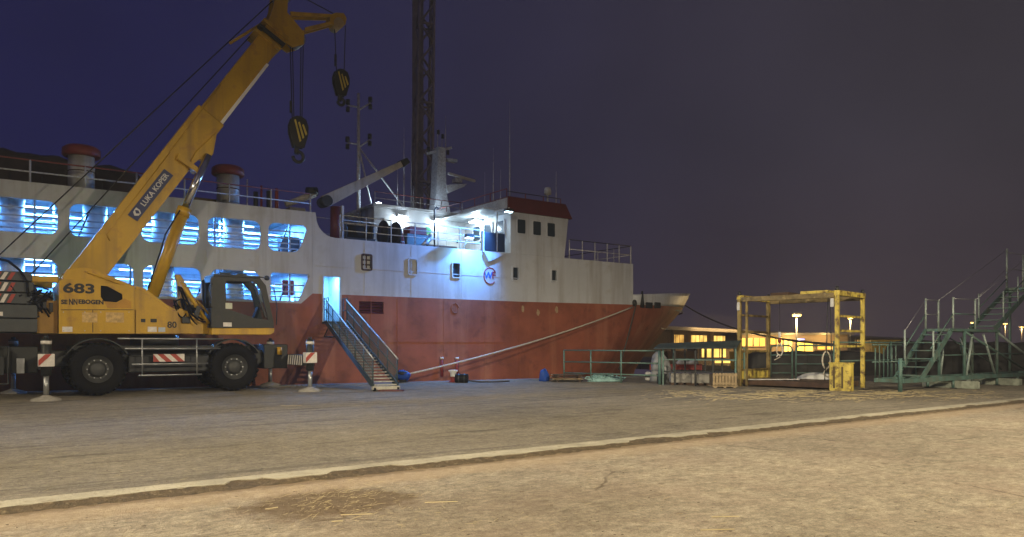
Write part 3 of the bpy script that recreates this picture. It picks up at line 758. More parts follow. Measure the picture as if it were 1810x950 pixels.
# --- deck gear
a, z = pl(632, 410, 31.6)
wb = B().box(a - .75, a + .75, 31.3, 32.3, TOP, TOP + .25).obj('winch', M_dark, ship, bevel=.03)
B().cyl((a - .6, 31.8, TOP + .55), (a + .6, 31.8, TOP + .55), .34, n=20).obj('winch_drum', M_black, wb)
for q in (-.65, .65): B().cyl((a + q - .05, 31.8, TOP + .55), (a + q + .05, 31.8, TOP + .55), .48, n=22).obj('drum_flange', M_dark, wb)
a, z = pl(688, 410, 31.8)
rb = B().cyl((a - .28, 31.8, TOP + .62), (a + .28, 31.8, TOP + .62), .40, n=22).obj('hose_reel', M_black, ship)
for q in (-.32, .32): B().lathe([(.05, q - .03), (.62, q - .03), (.62, q + .03), (.05, q + .03)], (a, 31.8, TOP + .62), 22, 'x').obj('reel_flange', M_dark, rb)
a, z = pl(735, 420, 32.2)
eb = B().box(a - .65, a + .6, 31.9, 32.9, TOP, TOP + .78).obj('deck_machine', mat('machine_grey', (.10, .14, .15), .5, .2, var=.3, scale=3), ship, bevel=.05)
B().box(a - .45, a + .5, 32.0, 32.7, TOP + .78, TOP + 1.15).obj('machine_top', M_redp, eb, bevel=.04)
B().cyl((a + .2, 32.0, TOP + .2), (a + .75, 32.0, TOP + .75), .16, n=12).obj('machine_pipe', M_galv, eb)
a, z = pl(706, 420, 31.9)
cn_ = B().lathe([(.22, TOP + .03), (.20, TOP + .05), (.04, TOP + .85), (0, TOP + .86)], (a, 31.7, 0), 14).obj('traffic_cone', M_redp, ship)
B().lathe([(.155, TOP + .28), (.11, TOP + .48)], (a, 31.7, 0), 14).obj('cone_band', M_sack, cn_)
a, z = pl(780, 430, 32)
B().box(a - .9, a + .8, 31.8, 32.5, TOP, TOP + .32).obj('deck_locker', mat('locker_brown', (.25, .12, .06), .6), ship, bevel=.02)
for u, w_, h_ in ((800, .75, 1.9), (762, .55, 1.0), (690, .7, 1.9)):
    a, z = pl(u, 400, 34.55)
    dd = B().box(a - w_ / 2, a + w_ / 2, 34.55, 34.59, TOP + (1.9 - h_) * .5 + .05, TOP + (1.9 - h_) * .5 + h_).obj('deckhouse_door', M_sack, ship, bevel=.01)
    B().box(a + w_ / 2 - .12, a + w_ / 2 - .05, 34.51, 34.55, TOP + .95, TOP + 1.1).obj('handle', M_dark, dd)
a, z = pl(757, 408, 34.5); B().cyl((a, 34.56, z), (a, 34.52, z), .2, n=18).obj('lifebuoy', mat('sign_green', (.05, .3, .16), .5), ship)
a, z = pl(767, 400, TS + .2)
B().tube([(a, TS + .15, TOP), (a, TS + .15, TOP + 1.75), (a + .1, TS + .15, TOP + 1.9), (a + .22, TS + .15, TOP + 1.82)], .04, 8).obj('vent_gooseneck', M_dark, ship)
# --- mushroom vents on the upper deck
for u in (144, 403):
    a, _ = pl(u, 300, 31.7)
    vb = B().cyl((a, 31.7, 7.2), (a, 31.7, 8.72), .44, n=26).obj('mushroom_vent', M_vent, ship)
    B().lathe([(.02, 8.98), (.5, 8.96), (.63, 8.86), (.64, 8.62), (.60, 8.58), (.46, 8.57)], (a, 31.7, 0), 26).obj('vent_cap', M_redp, vb)
    B().lathe([(.445, 8.0), (.46, 8.02), (.445, 8.04)], (a, 31.7, 0), 26).obj('vent_band', M_brown, vb)
# upper deck clutter
for u, w_, h_, m_ in ((462, .10, 1.3, M_redp), (489, .16, 1.25, M_redp), (452, .2, 1.0, M_dark), (476, .25, 1.1, M_dark), (437, .06, 1.5, M_rail)):
    a, _ = pl(u, 350, 32.4); B().cyl((a, 32.4, 7.2), (a, 32.4, 7.2 + h_), w_ / 2, n=12).obj('deck_pipe', m_, ship)
a, _ = pl(360, 350, 32.2); B().box(a - .6, a + 1.3, 32.0, 33, 7.2, 7.62).obj('deck_chest', mat('chest_ochre', (.2, .15, .07), .7), ship, bevel=.02)
a, _ = pl(520, 365, 31.5); B().box(a - .3, a + .4, 31.2, 31.8, 7.2, 7.5).obj('deck_chest', mat('chest_ochre', (.2, .15, .07), .7), ship, bevel=.02)
# --- provision crane on the foredeck
a, z = pl(593, 400, 31.4)
cr_ = B().cyl((a, 31.4, TOP), (a, 31.4, 7.75), .25, .22, n=18).obj('deck_crane', M_maroon, ship)
B().box(a + .22, a + .32, 31.2, 31.6, TOP, 7.8).obj('crane_ladder_plate', M_rail, cr_)
p0, p1 = pl(572, 356, 31.4), pl(708, 291, 31.4)
b = B(); d_ = Vector((p1[0] - p0[0], 0, p1[1] - p0[1])).normalized(); nn = Vector((-d_.z, 0, d_.x))
pp = [Vector((p0[0], 0, p0[1])) + nn * .24, Vector((p1[0], 0, p1[1])) + nn * .13, Vector((p1[0], 0, p1[1])) - nn * .13, Vector((p0[0], 0, p0[1])) - nn * .30]
b.prism([(q.x, q.z) for q in pp], 31.22, 31.58).obj('crane_jib', M_cream, cr_, bevel=.02)
e = Vector((p1[0], 0, p1[1]))
B().prism([(q.x, q.z) for q in (e + nn * .17, e + d_ * .35 + nn * .15, e + d_ * .4 - nn * .1, e - nn * .17)], 31.15, 31.65).obj('jib_head', M_dark, cr_, bevel=.02)
B().cyl((p0[0] + .05, 31.05, p0[1] - .02), (p0[0] + .05, 31.75, p0[1] - .02), .24, n=20).obj('jib_drum', M_dark, cr_)
q0, q1 = pl(505, 358, 31.9), pl(556, 345, 31.9)
B().cyl((q0[0], 31.9, q0[1] - .1), (q1[0], 31.9, q1[1] + .05), .12, .16, n=12).obj('stowed_boom', M_cream, ship)
B().cyl((q1[0] - .35, 31.9, q1[1] + .10), (q1[0] + .1, 31.9, q1[1] + .16), .2, n=14).obj('boom_cap', M_bluedark, ship)
# --- masts
a, _ = pl(634, 300, 36.0)
ms = B().cyl((a, 36, TOP), (a - .02, 36, 14.7), .12, .07, n=12).obj('signal_mast', M_rail, ship)
def mast_arm(v, dl, dr, zl, zr_):
    _, z = pl(634, v, 36.0)
    B().cyl((a, 36, z), (a + dl, 36, z + zl), .05, .035, n=8).obj('yardarm', M_rail, ms)
    B().cyl((a, 36, z - .15), (a + dr, 36, z + zr_), .05, .035, n=8).obj('yardarm', M_rail, ms)
    for dx_, dz_ in ((dl, zl), (dr, zr_)):
        B().cyl((a + dx_, 36, z + dz_ + .05), (a + dx_, 36, z + dz_ + .3), .11, n=10).obj('signal_lamp', M_dark, ms)
        B().cyl((a + dx_, 36, z + dz_ - .32), (a + dx_, 36, z + dz_ - .08), .10, n=10).obj('signal_lamp', M_dark, ms)
mast_arm(190, -.6, .65, -.02, .35); mast_arm(256, -.62, .62, .0, .35)
for q in ((a + 2.0, 34.8, 8.8), (a + .5, 35.4, 8.6)): B().cyl((a, 36, 11.9), q, .045, n=8).obj('mast_stay', M_rail, ms)
# radar mast: tapered box column with arms and scanner
a, _ = pl(776, 300, 38.0)
rm = B().prism([(a - .55, 8.7), (a + .75, 8.7), (a + .35, 10.6), (a + .28, 13.2), (a - .22, 13.2), (a - .35, 10.6)], 37.7, 38.4).obj('radar_mast', M_rail, ship, bevel=.03)
B().prism([(a + .3, 11.0), (a + 1.7, 11.25), (a + 1.5, 11.05), (a + .35, 10.5)], 37.6, 38.4).obj('radar_platform', M_rail, rm)
B().box(a + 1.0, a + 1.5, 37.8, 38.2, 11.3, 11.55).obj('scanner_motor', M_rail, rm, bevel=.03)
B().bar((a + .4, 37.6, 11.68), (a + 2.75, 38.4, 11.68), .16, .16).obj('scanner_bar', M_sack, rm, bevel=.03)
B().bar((a - .8, 38, 12.75), (a + .85, 38, 13.35), .12, .14).obj('mast_yard', M_rail, rm)
B().box(a + .45, a + 1.15, 37.8, 38.2, 12.5, 12.65).obj('mast_shelf', M_rail, rm)
for dx_, z0_, z1_ in ((.45, 13.3, 15.2), (-.1, 13.2, 14.3), (.2, 13.2, 14.1)): B().cyl((a + dx_, 38, z0_), (a + dx_, 38, z1_), .03, .012, n=6).obj('whip_aerial', M_rail, rm)
for dx_, z0_ in ((-.05, 14.0), (.25, 13.8), (.6, 12.9), (-.7, 12.9)): B().cyl((a + dx_, 38, z0_), (a + dx_, 38, z0_ + .25), .09, n=8).obj('signal_lamp', M_dark, rm)
# aerials
for u, v0, v1, tt, z0_, r_ in ((714, 225, 345, 34.9, 8.76, .035), (703, 300, 345, 34.9, 8.76, .04), (731, 330, 350, 35, 8.76, .045), (901, 176, 345, 31.5, 9.05, .03), (872, 262, 345, 33.5, 9.05, .03),
                               (983, 303, 345, 31.5, 9.05, .025), (857, 305, 345, 34.5, 9.05, .015), (885, 300, 345, 32.8, 9.05, .015), (727, 210, 345, 36, 8.76, .02)):
    a, z = pl(u, v0, tt); zm = z0_ + (z - z0_) * .42
    ae = B().cyl((a, tt, z0_), (a, tt, zm), r_, n=8).obj('aerial', M_rail, ship); B().cyl((a, tt, zm), (a, tt, z), r_ * .6, .008, n=6).obj('aerial_whip', M_rail, ae)
a, z = pl(968, 338, 32.5); B().lathe([(.001, z + .22), (.16, z + .18), (.2, z + .05), (.2, z - .2), (.05, z - .22), (.05, 9.0)], (a, 32.5, 0), 16).obj('radome', M_sack, ship)
# --- tarpaulin stack on the upper deck
a0, _ = pl(-40, 300, 36.5); a1, _ = pl(262, 300, 36.5)
tp = root('tarpaulin_stack', 'dark brown tarpaulin stretched over a stack on the upper deck', 'tarpaulin', (a0, 36.5, 7.19))
rows = []
for i in range(31):
    f = i / 30; s_ = a0 + (a1 - a0) * f; row = []
    for j in range(9):
        g = math.pi * j / 8; sag = .05 * math.sin(f * 19) + .03 * math.sin(f * 41 + j)
        hh = (2.25 - .8 * f * .45 + sag) * (1 - (abs(2 * f - 1)) ** 14)
        row.append((s_, 36.5 - 2.2 * math.cos(g) * (abs(math.cos(g)) ** -.45 if abs(math.cos(g)) > .01 else 1), 7.19 + hh * math.sin(g) ** .45 if 0 < j < 8 else 7.19))
    rows.append(row)
B().grid(rows).obj('cover', M_tarp, tp)
for i in range(1, 6):
    s_ = a0 + (a1 - a0) * i / 6.0
    B().cyl((s_, 34.2, 7.2), (s_, 34.25, 8.2), .02, n=6).obj('lashing', M_moord, tp)

# ================================================================== MOBILE CRANE
TN = 26.25                                        # near flank of the upper carriage
crane = root('mobile_crane', 'yellow telescopic mobile crane with raised boom standing on outriggers beside the ship', 'crane', (5, 27.6, 0))
def P2(pts, t): return [pl(u, v, t) for u, v in pts]
# --- carrier
ch = B().box(.6, 8.6, 26.85, 28.35, .92, 1.42).obj('chassis', M_cgrey, crane, bevel=.03)
B().box(2.2, 7.6, 26.5, 28.7, 1.42, 1.58).obj('chassis_deck', M_cgrey, ch, bevel=.02)
B().cyl((4.7, 27.6, 1.58), (4.7, 27.6, 1.93), .75, n=32).obj('slewing_ring', M_dark, ch)
B().box(3.75, 6.25, 26.55, 28.6, .70, 1.25).obj('fuel_tank', M_dark, ch, bevel=.04)
B().box(8.1, 8.95, 26.6, 28.6, .75, 1.62).obj('front_crossbox', M_cgrey, ch, bevel=.03)
B().box(.35, 1.3, 26.6, 28.6, .75, 1.55).obj('rear_crossbox', M_cgrey, ch, bevel=.03)
B().box(-.35, .35, 26.6, 28.6, .62, 1.35).obj('rear_locker', M_cgrey, ch, bevel=.03)
for s_ in (2.86, 7.0): B().cyl((s_, 26.9, .86), (s_, 28.3, .86), .16, n=14).obj('axle', M_dark, ch)
for s_ in (2.86, 7.0):                            # mudguards
    arc = [(s_ + .98 * math.cos(R(g)), .84 + .98 * math.sin(R(g))) for g in range(30, 151, 12)]
    inn = [(s_ + .94 * math.cos(R(g)), .84 + .94 * math.sin(R(g))) for g in range(150, 29, -12)]
    B().prism(arc + inn, 26.30, 26.9).obj('mudguard', M_cgrey, ch)
# tubular side steps between the wheels
for z, x0, x1 in ((.62, 4.0, 5.9), (.98, 3.8, 6.1), (1.48, 3.6, 6.5), (1.80, 3.4, 6.6)):
    B().cyl((x0, 26.2, z), (x1, 26.2, z), .025, n=8).obj('step_bar', M_galv, ch)
for x in (4.1, 5.75): B().cyl((x, 26.2, .62), (x, 26.2, 1.8), .022, n=8).obj('step_hanger', M_galv, ch)
B().box(4.0, 5.85, 26.22, 26.5, .58, .61).obj('step_plate', M_cgrey, ch)
def chevron(x0, x1, z0, z1, tt, parent, n=5, lean=.25, dirn=1, ma=M_white2, mb=M_mark_red):
    """warning board: pale plate with slanted stripes standing a few millimetres proud"""
    pb = B().box(x0, x1, tt, tt + .012, z0, z1).obj('warning_board', ma, parent)
    w = (x1 - x0) / n
    for i in range(n + 1):
        if i % 2: continue
        a = x0 + i * w
        pts = [(a, z0), (a + w, z0), (a + w + lean * dirn, z1), (a + lean * dirn, z1)]
        pts = [(max(x0, min(x1, p)), q) for p, q in pts]
        if max(p[0] for p in pts) - min(p[0] for p in pts) < .01: continue
        B().prism(pts, tt - .004, tt + .002).obj('stripe', mb, pb)
    return pb
q0, q1 = pl(271, 636, 26.3), pl(326, 636, 26.3)
chevron(q0[0], q1[0], 1.05, 1.30, 26.30, crane, 5, .26, -1)
# --- wheels: tyre with lugs, rim, hub
def wheel(s_, tc_, sgn, parent):
    hw = .30
    tb = B(); c = (s_, tc_, .84)
    tb.lathe([(.42, -hw * .8), (.52, -hw), (.66, -hw * 1.05), (.76, -hw * .92), (.80, -hw * .6), (.80, hw * .6), (.76, hw * .92), (.66, hw * 1.05), (.52, hw), (.42, hw * .8)], c, 40, 'y')
    for i in range(26):
        g = 2 * math.pi * i / 26
        for sd in (-1, 1):
            gg = g + (.12 if sd > 0 else 0)
            r0, r1 = .77, .835
            d = Vector((math.cos(gg), 0, math.sin(gg))); d2 = Vector((math.cos(gg + .09), 0, math.sin(gg + .09)))
            p = Vector(c) + d * ((r0 + r1) / 2) + Vector((0, sd * .02, 0)); q = Vector(c) + d2 * ((r0 + r1) / 2 - .02) + Vector((0, sd * hw * .98, 0))
            tb.bar(p, q, .07, r1 - r0, d)
    w_ = tb.obj('wheel', M_black, parent)
    f = -hw * .9 * sgn
    B().lathe([(.43, f), (.41, f + .04 * sgn), (.36, f + .06 * sgn), (.33, f + .14 * sgn), (.23, f + .12 * sgn), (.21, f - .02 * sgn), (.19, f - .05 * sgn), (.001, f - .055 * sgn)], c, 30, 'y').obj('rim', mat('rim_grey', (.055, .057, .057), .55, .2, var=.25, scale=5), w_)
    for i in range(10):
        g = 2 * math.pi * i / 10; x, z = s_ + .285 * math.cos(g), .84 + .285 * math.sin(g)
        B().cyl((x, tc_ + f + .12 * sgn, z), (x, tc_ + f + .07 * sgn, z), .022, n=6).obj('wheel_nut', M_galv, w_)
for s_ in (2.86, 7.0):
    wheel(s_, 26.55, 1, crane); wheel(s_ + .02, 28.65, -1, crane)
# --- outriggers
def outrigger(s_, t0, t1, board):
    sg = -1 if t1 < t0 else 1
    ob = B().box(s_ - .17, s_ + .17, min(t0, t1), max(t0, t1), .88, 1.26).obj('outrigger', M_cgrey, crane, bevel=.015)
    B().cyl((s_, t1, .72), (s_, t1, 1.78), .13, n=18).obj('jack_sleeve', M_cgrey, ob)
    B().cyl((s_, t1, 1.62), (s_, t1, 1.72), .14, n=18).obj('jack_collar', M_white2, ob)
    B().cyl((s_, t1, 1.78), (s_, t1, 1.86), .06, n=10).obj('jack_cap', M_dark, ob)
    B().cyl((s_, t1, .14), (s_, t1, .72), .072, n=16).obj('jack_rod', M_galv, ob)
    B().lathe([(.001, .16), (.10, .16), (.14, .13), (.36, .06), (.40, .02), (.40, .004)], (s_, t1, 0), 22).obj('foot_pad', M_pad, ob)
    if board:
        bx = B().box(s_ - .2, s_ + .2, t1 - .14, t1 + .14, .98, 1.34).obj('jack_head', M_white2, ob, bevel=.01)
        B().prism([(s_ - .198, 1.0), (s_ - .198, 1.24), (s_ + .12, 1.325), (s_ + .19, 1.325)] if 0 else [(s_ - .195, .99), (s_ - .195, 1.16), (s_ - .03, 1.335), (s_ + .13, 1.335)], t1 - .146, t1 - .139).obj('stripe', M_mark_red, bx)
    return ob
outrigger(1.42, 26.6, 25.0, True); o2 = outrigger(9.1, 26.6, 24.75, True)
outrigger(.75, 28.6, 29.35, False); outrigger(9.1, 28.6, 29.1, False)
# striped aft face of the front beam
pb = B().box(8.90, 8.925, 24.95, 26.55, .89, 1.25).obj('warning_board', M_dark, o2)
for i in range(7):
    y = 25.0 + i * .23
    B().prism([(y, .90), (y + .10, .90), (y + .0, 1.24), (y - .10, 1.24)] if i else [(y, .90), (y + .10, .90), (y + .05, 1.24), (y, 1.24)], 8.893, 8.902, ax='x').obj('stripe', M_white2, o2)
B().cyl((8.6, 26.45, 1.25), (8.6, 26.45, 1.52), .09, n=12).obj('work_lamp', M_yel, crane)
# tail frame at the rear of the carrier
fr = [(-.25, .45), (.55, .45), (.55, 1.55), (-.15, 1.55)]
B().tube([(x, 26.35, z) for x, z in fr] + [(fr[0][0], 26.35, fr[0][1])], .03, 8).obj('rear_guard', M_dark, crane)
B().box(-.1, .45, 26.4, 26.6, .7, 1.25).obj('tool_box', M_dark, crane, bevel=.02)
B().box(.75, .95, 26.3, 26.5, .75, 1.2).obj('light_cluster', M_galv, crane, bevel=.01)
# --- upper carriage
side = P2([(104, 590), (104, 496), (118, 494), (172, 494), (178, 500), (232, 505), (238, 506), (238, 590)], TN)
win = P2([(178, 505), (190, 506), (216, 520), (217, 529), (206, 535), (184, 533), (178, 525)], TN)
bd = B().prism(side, TN, TN + .06, holes=[win]).obj('side_panel', M_yel, crane)
B().prism(P2([(174, 500), (222, 506), (222, 540), (174, 540)], TN + .065), TN + .061, TN + .068).obj('recess_panel', M_black, bd)
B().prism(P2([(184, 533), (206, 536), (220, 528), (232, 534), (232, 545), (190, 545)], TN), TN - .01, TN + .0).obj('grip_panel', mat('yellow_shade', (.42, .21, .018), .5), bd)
fp = B().prism(P2([(240, 590), (240, 548), (314, 550), (315, 590)], TN), TN, TN + .06).obj('front_panel', M_yel, crane)
B().prism(P2([(240, 547), (240, 506), (256, 510), (296, 540), (313, 549)], TN + .1), TN + .1, TN + .16).obj('gusset_panel', M_yel, crane)
B().prism(P2([(104.5, 589.5), (104.5, 499), (236, 510), (258, 516), (296, 545), (312, 553), (314, 589.5)], TN + .08), TN + .08, 29.0).obj('machinery_house', M_yel, crane, bevel=.02)
# slanted cheek plates carrying the boom foot
ck = P2([(108, 494), (118, 476), (148, 473), (166, 476), (228, 502), (262, 522), (300, 546), (300, 560), (180, 560), (108, 520)], TN + .35)
for t0 in (TN + .35, TN + 2.1):
    B().prism(ck, t0, t0 + .10).obj('boom_cheek', M_yel, crane, bevel=.012)
B().tube([(x, TN + .33, z) for x, z in P2([(150, 480), (228, 508), (262, 528), (296, 549)], TN + .33)], .03, 6).obj('cheek_rib', M_yel, crane)
for u0, v0, u1, v1 in ((145, 553, 172, 570), (187, 553, 219, 570)):      # rubbed-out notice plates
    a, c = P2([(u0, v1), (u1, v0)], TN)
    B().box(a[0], c[0], TN - .008, TN, a[1], c[1]).obj('notice_plate', mat('notice_cream', (.55, .36, .13), .5, var=.4, scale=9), bd)
for u0, v0, u1, v1 in ((108, 548, 236, 548), (164, 548, 164, 588)):
    p_, q_ = P2([(u0, v0), (u1, v1)], TN); B().bar((p_[0], TN - .003, p_[1]), (q_[0], TN - .003, q_[1]), .006 if u0 != u1 else .006, .018 if u0 != u1 else .018).obj('panel_gap', M_print, bd)
for u_ in (112, 150, 178, 228):
    for v_ in (552, 585):
        p_ = pl(u_, v_, TN); B().cyl((p_[0], TN - .012, p_[1]), (p_[0], TN, p_[1]), .016, n=8).obj('bolt', M_galv, bd)
for u0, v0, u1, v1 in ((110, 578, 128, 587),):
    a, c = P2([(u0, v1), (u1, v0)], TN); B().box(a[0], c[0], TN - .008, TN, a[1], c[1]).obj('decal', M_white2, bd)
for u0, v0, u1, v1, m_ in ((261, 578, 277, 587, M_white2), (280, 579, 292, 587, mat('decal_blue', (.4, .45, .5), .5)), (249, 564, 257, 570, M_print), (266, 564, 277, 570, M_print)):
    a, c = P2([(u0, v1), (u1, v0)], TN); B().box(a[0], c[0], TN - .008, TN, a[1], c[1]).obj('decal', m_, fp)
a = pl(140, 511, TN); text('model_number', '683', .40, M_print, bd, (a[0], TN - .004, a[1]), sx=1.45, bold=.014)
for tx, u_, sz_, sx_ in (('SE', 113.5, .18, .95), ('NN', 129.5, .25, .60), ('EBOGEN', 161, .18, .98)):
    a = pl(u_, 534.5, TN); text('maker_name', tx, sz_, M_print, bd, (a[0], TN - .004, a[1]), sx=sx_, bold=.008)
a = pl(304, 575, TN); text('fleet_number', '80', .29, M_print, fp, (a[0], TN - .004, a[1]), bold=.006)
# rear deck frame, winches and hoses over the counterweight
B().box(-1.2, pl(104, 480, TN)[0], TN + .1, TN + .22, 3.50, 3.68).obj('rear_beam', M_yel, crane, bevel=.015)
B().box(-1.2, pl(104, 480, TN)[0], 28.8, 28.92, 3.50, 3.68).obj('rear_beam', M_yel, crane, bevel=.015)
B().box(pl(66, 540, TN)[0], pl(103, 540, TN)[0], TN + .25, 28.9, 1.95, 2.95).obj('rear_bulkhead', mat('ochre', (.30, .16, .02), .5, var=.3, scale=2), crane)
for s_, z in ((-.35, 3.25), (.9, 3.2)):
    wd = B().cyl((s_, 26.9, z), (s_, 28.4, z), .28, n=22).obj('winch_drum', M_rope, crane)
    for t_ in (26.85, 28.45): B().cyl((s_, t_ - .03, z), (s_, t_ + .03, z), .40, n=24).obj('drum_flange', M_dark, wd)
rh = random.Random(5)
for i in range(16):
    a_, b_ = (rh.uniform(.55, 1.1), rh.uniform(2.9, 3.5)), (rh.uniform(1.25, 1.72), rh.uniform(2.4, 3.3)); y = rh.uniform(26.3, 26.5); sg_ = rh.uniform(-.25, .45)
    pts = [(a_[0] + (b_[0] - a_[0]) * k / 9, y + .03 * math.sin(k * .7), a_[1] + (b_[1] - a_[1]) * k / 9 - sg_ * 4 * (k / 9) * (1 - k / 9)) for k in range(10)]
    B().tube(pts, .028, 6).obj('hydraulic_hose', M_black, crane)
B().tube([(x, 26.2, z) for x, z in P2([(-15, 455), (15, 462), (35, 478), (48, 500), (50, 525)], 26.2)], .035, 8).obj('hydraulic_hose', M_black, crane)
for i in range(5): B().box(.9 + i * .17, 1.0 + i * .17, 26.4, 26.6, 2.6 + .1 * (i % 2), 3.2 - .08 * i).obj('valve_block', M_dark, crane, bevel=.01)
# --- counterweight slabs
z = 1.98; sE = pl(63, 540, TN)[0]
for k, h in enumerate((.42, .42, .34, .34, .30)):
    e0 = -1.25 + (.0 if k > 1 else .0); e1 = sE + (.05 if k < 2 else -.08 + .03 * (k % 2))
    sl = B().box(e0, e1, 26.3, 28.95, z, z + h - .03).obj('counterweight_slab', M_cgrey2, crane, bevel=.02)
    if k >= 2:
        for i in range(4):
            x0 = .02 + i * .17; B().prism([(x0 - .02, z + .02), (x0 + .08, z + .02), (x0 + .2, z + h - .06), (x0 + .1, z + h - .06)], 26.292, 26.302).obj('stripe', M_white2 if i % 2 == 0 else M_mark_red, sl)
    if k == 1: B().box(-.3, .42, 26.288, 26.302, z + .05, z + .17).obj('decal', M_white2, sl)
    z += h
# --- boom foot pivot and boom sections
T0, T1 = 27.05, 27.95
outer = P2([(112, 488), (352, 184), (397, 221), (189, 488)], T0)
bm_ = B().prism(outer, T0, T1).obj('boom_base_section', M_yel, crane, bevel=.05)
inner = P2([(350, 196), (478, 36), (507, 70), (384, 228)], T0 + .06)
B().prism(inner, T0 + .06, T1 - .06).obj('boom_inner_section', M_yel, crane, bevel=.05)
B().prism(P2([(379, 229), (471, 112), (475.5, 115), (384, 233)], T0 + .05), T0 + .045, T0 + .2).obj('painted_glint_strip', mat('painted_glint_strip', (.85, .83, .78), .35, 0, var=.08), crane)  # pale colour paints the deck light caught along the boom underside
# folded plate lines on the boom flank
for seg in ([(300, 270), (188, 415), (194, 426)], [(390, 150), (300, 268)]):
    B().tube([(x, T0 - .005, z_) for x, z_ in P2(seg, T0)], .018, 6).obj('plate_fold', M_yel, bm_)
for (cu_, cv_, wd_) in ((478, 48, 30), (470, 58, 31), (463, 66, 31)):
    d = (367 / 586, -457 / 586); nx = (457 / 586, 367 / 586)
    p = [(cu_ - 8 + nx[0] * a_ * wd_ * 1.0 + d[0] * b_, cv_ - 8 + nx[1] * a_ * wd_ + d[1] * b_) for a_, b_ in ((-.25, 0), (-.25, 5), (1.65, 5), (1.65, 0))]
    B().prism(P2(p, T0 - .05), T0 - .08, T1 + .08).obj('boom_collar', M_yel if cu_ != 470 else M_dark, crane, bevel=.02)
hd = B().prism(P2([(474, 38), (484, 10), (488, -20), (510, -20), (508, 22), (538, 58), (537, 78), (518, 84), (504, 74)], T0 + .1), T0 + .1, T0 + .18).obj('boom_head', M_yel, crane)
B().prism(P2([(474, 38), (484, 10), (488, -20), (510, -20), (508, 22), (538, 58), (537, 78), (518, 84), (504, 74)], T0 + .1), T1 - .18, T1 - .1).obj('head_cheek', M_yel, hd)
B().prism(P2([(478, 40), (488, 12), (504, 24), (530, 56), (505, 72)], T0 + .2), T0 + .18, T1 - .18).obj('head_web', M_yel, hd)
for u, v, r_ in ((524, 70, .30), (498, -4, .28)):
    s_, z = pl(u, v, 27.4)
    for k in range(3):
        t_ = 27.3 + k * .17
        B().lathe([(.06, -.05), (r_, -.06), (r_ - .06, 0), (r_, .06), (.06, .05)], (s_, t_, z), 26, 'y').obj('sheave', M_galv, hd)
# cylinder lugs
B().prism(P2([(384, 233), (377, 272), (366, 286), (352, 282), (332, 300), (345, 270)], T0 - .1), T0 - .12, T0 + .12).obj('cylinder_lug', M_yel, crane, bevel=.015)
B().prism(P2([(315, 272), (352, 300), (346, 306), (312, 282)], T0 - .05), T0 - .18, T0 + .3).obj('lug_plate', M_yel, crane, bevel=.01)
c0, c1, c2 = pl(268, 523, 27.0), pl(324, 372, 27.0), pl(366, 276, 27.0)
cy = B().cyl((c0[0], 26.85, c0[1]), (c1[0], 26.85, c1[1]), .20, n=22).obj('lift_cylinder', M_yel, crane)
B().cyl((c1[0], 26.85, c1[1]), (c2[0], 26.85, c2[1]), .125, n=20).obj('cylinder_rod', M_chrome, cy)
dd = Vector((c1[0] - c0[0], 0, c1[1] - c0[1])).normalized()
B().cyl((c1[0] - dd.x * .25, 26.85, c1[1] - dd.z * .25), (c1[0] + dd.x * .05, 26.85, c1[1] + dd.z * .05), .225, n=22).obj('cylinder_gland', M_yel, cy)
B().tube([(x, 26.6, z_) for x, z_ in P2([(262, 510), (285, 440), (292, 415), (318, 372)], 26.6)], .025, 6).obj('cylinder_hose', M_black, cy)
# boom sign
sg0 = P2([(234, 386), (298, 305)], T0)
ang = math.atan2(sg0[1][1] - sg0[0][1], sg0[1][0] - sg0[0][0]); Ls = math.hypot(sg0[1][0] - sg0[0][0], sg0[1][1] - sg0[0][1])
mid = ((sg0[0][0] + sg0[1][0]) / 2, (sg0[0][1] + sg0[1][1]) / 2)
ux, uz = math.cos(ang), math.sin(ang)
def bs(x, y): return (mid[0] + x * ux - y * uz, mid[1] + x * uz + y * ux)
sgn_ = B().prism([bs(-Ls / 2, -.17), bs(Ls / 2, -.17), bs(Ls / 2, .17), bs(-Ls / 2, .17)], T0 - .03, T0 - .012).obj('name_plate', M_signblue, bm_)
c = bs(.22, 0); text('plate_lettering', 'LUKA KOPER', .235, M_sack, sgn_, (c[0], T0 - .034, c[1]), ang=ang, sx=.98, bold=.004)
cx_ = -Ls / 2 + .23
for pts in ([(-.13, .0), (-.05, .1), (.04, .1), (-.04, .0), (.04, -.1), (-.05, -.1)], [(.0, .11), (.13, .11), (.13, -.02), (.06, -.11), (.02, -.11), (.09, .0), (.06, .06)]):
    B().prism([bs(cx_ + x, y) for x, y in pts], T0 - .038, T0 - .03).obj('plate_symbol', M_sack, sgn_)
# --- front frame, hoses and lamp arm between house and cab
B().prism(P2([(300, 590), (300, 556), (318, 545), (352, 562), (392, 580), (392, 592)], TN + .5), TN + .4, TN + .6).obj('front_frame', M_yel, crane, bevel=.02)
B().prism(P2([(316, 590), (312, 500), (308, 486), (318, 486), (345, 530), (358, 560), (345, 590)], TN + .9), TN + .8, TN + 1.0).obj('hose_bracket', M_yel, crane, bevel=.02)
rm_ = random.Random(12)
for i in range(18):
    u0, v0, u1, v1 = rm_.uniform(302, 330), rm_.uniform(496, 545), rm_.uniform(326, 388), rm_.uniform(548, 586); sg_ = rm_.uniform(-14, 24); t_ = TN + rm_.uniform(.15, .75)
    pts = P2([(u0 + (u1 - u0) * k / 8, v0 + (v1 - v0) * k / 8 + sg_ * 4 * k / 8 * (1 - k / 8)) for k in range(9)], t_)
    B().tube([(x, t_ + .02 * math.sin(k * 1.3 + i), z_) for k, (x, z_) in enumerate(pts)], rm_.uniform(.018, .034), 6).obj('hydraulic_hose', M_black if i % 4 else M_yel, crane)
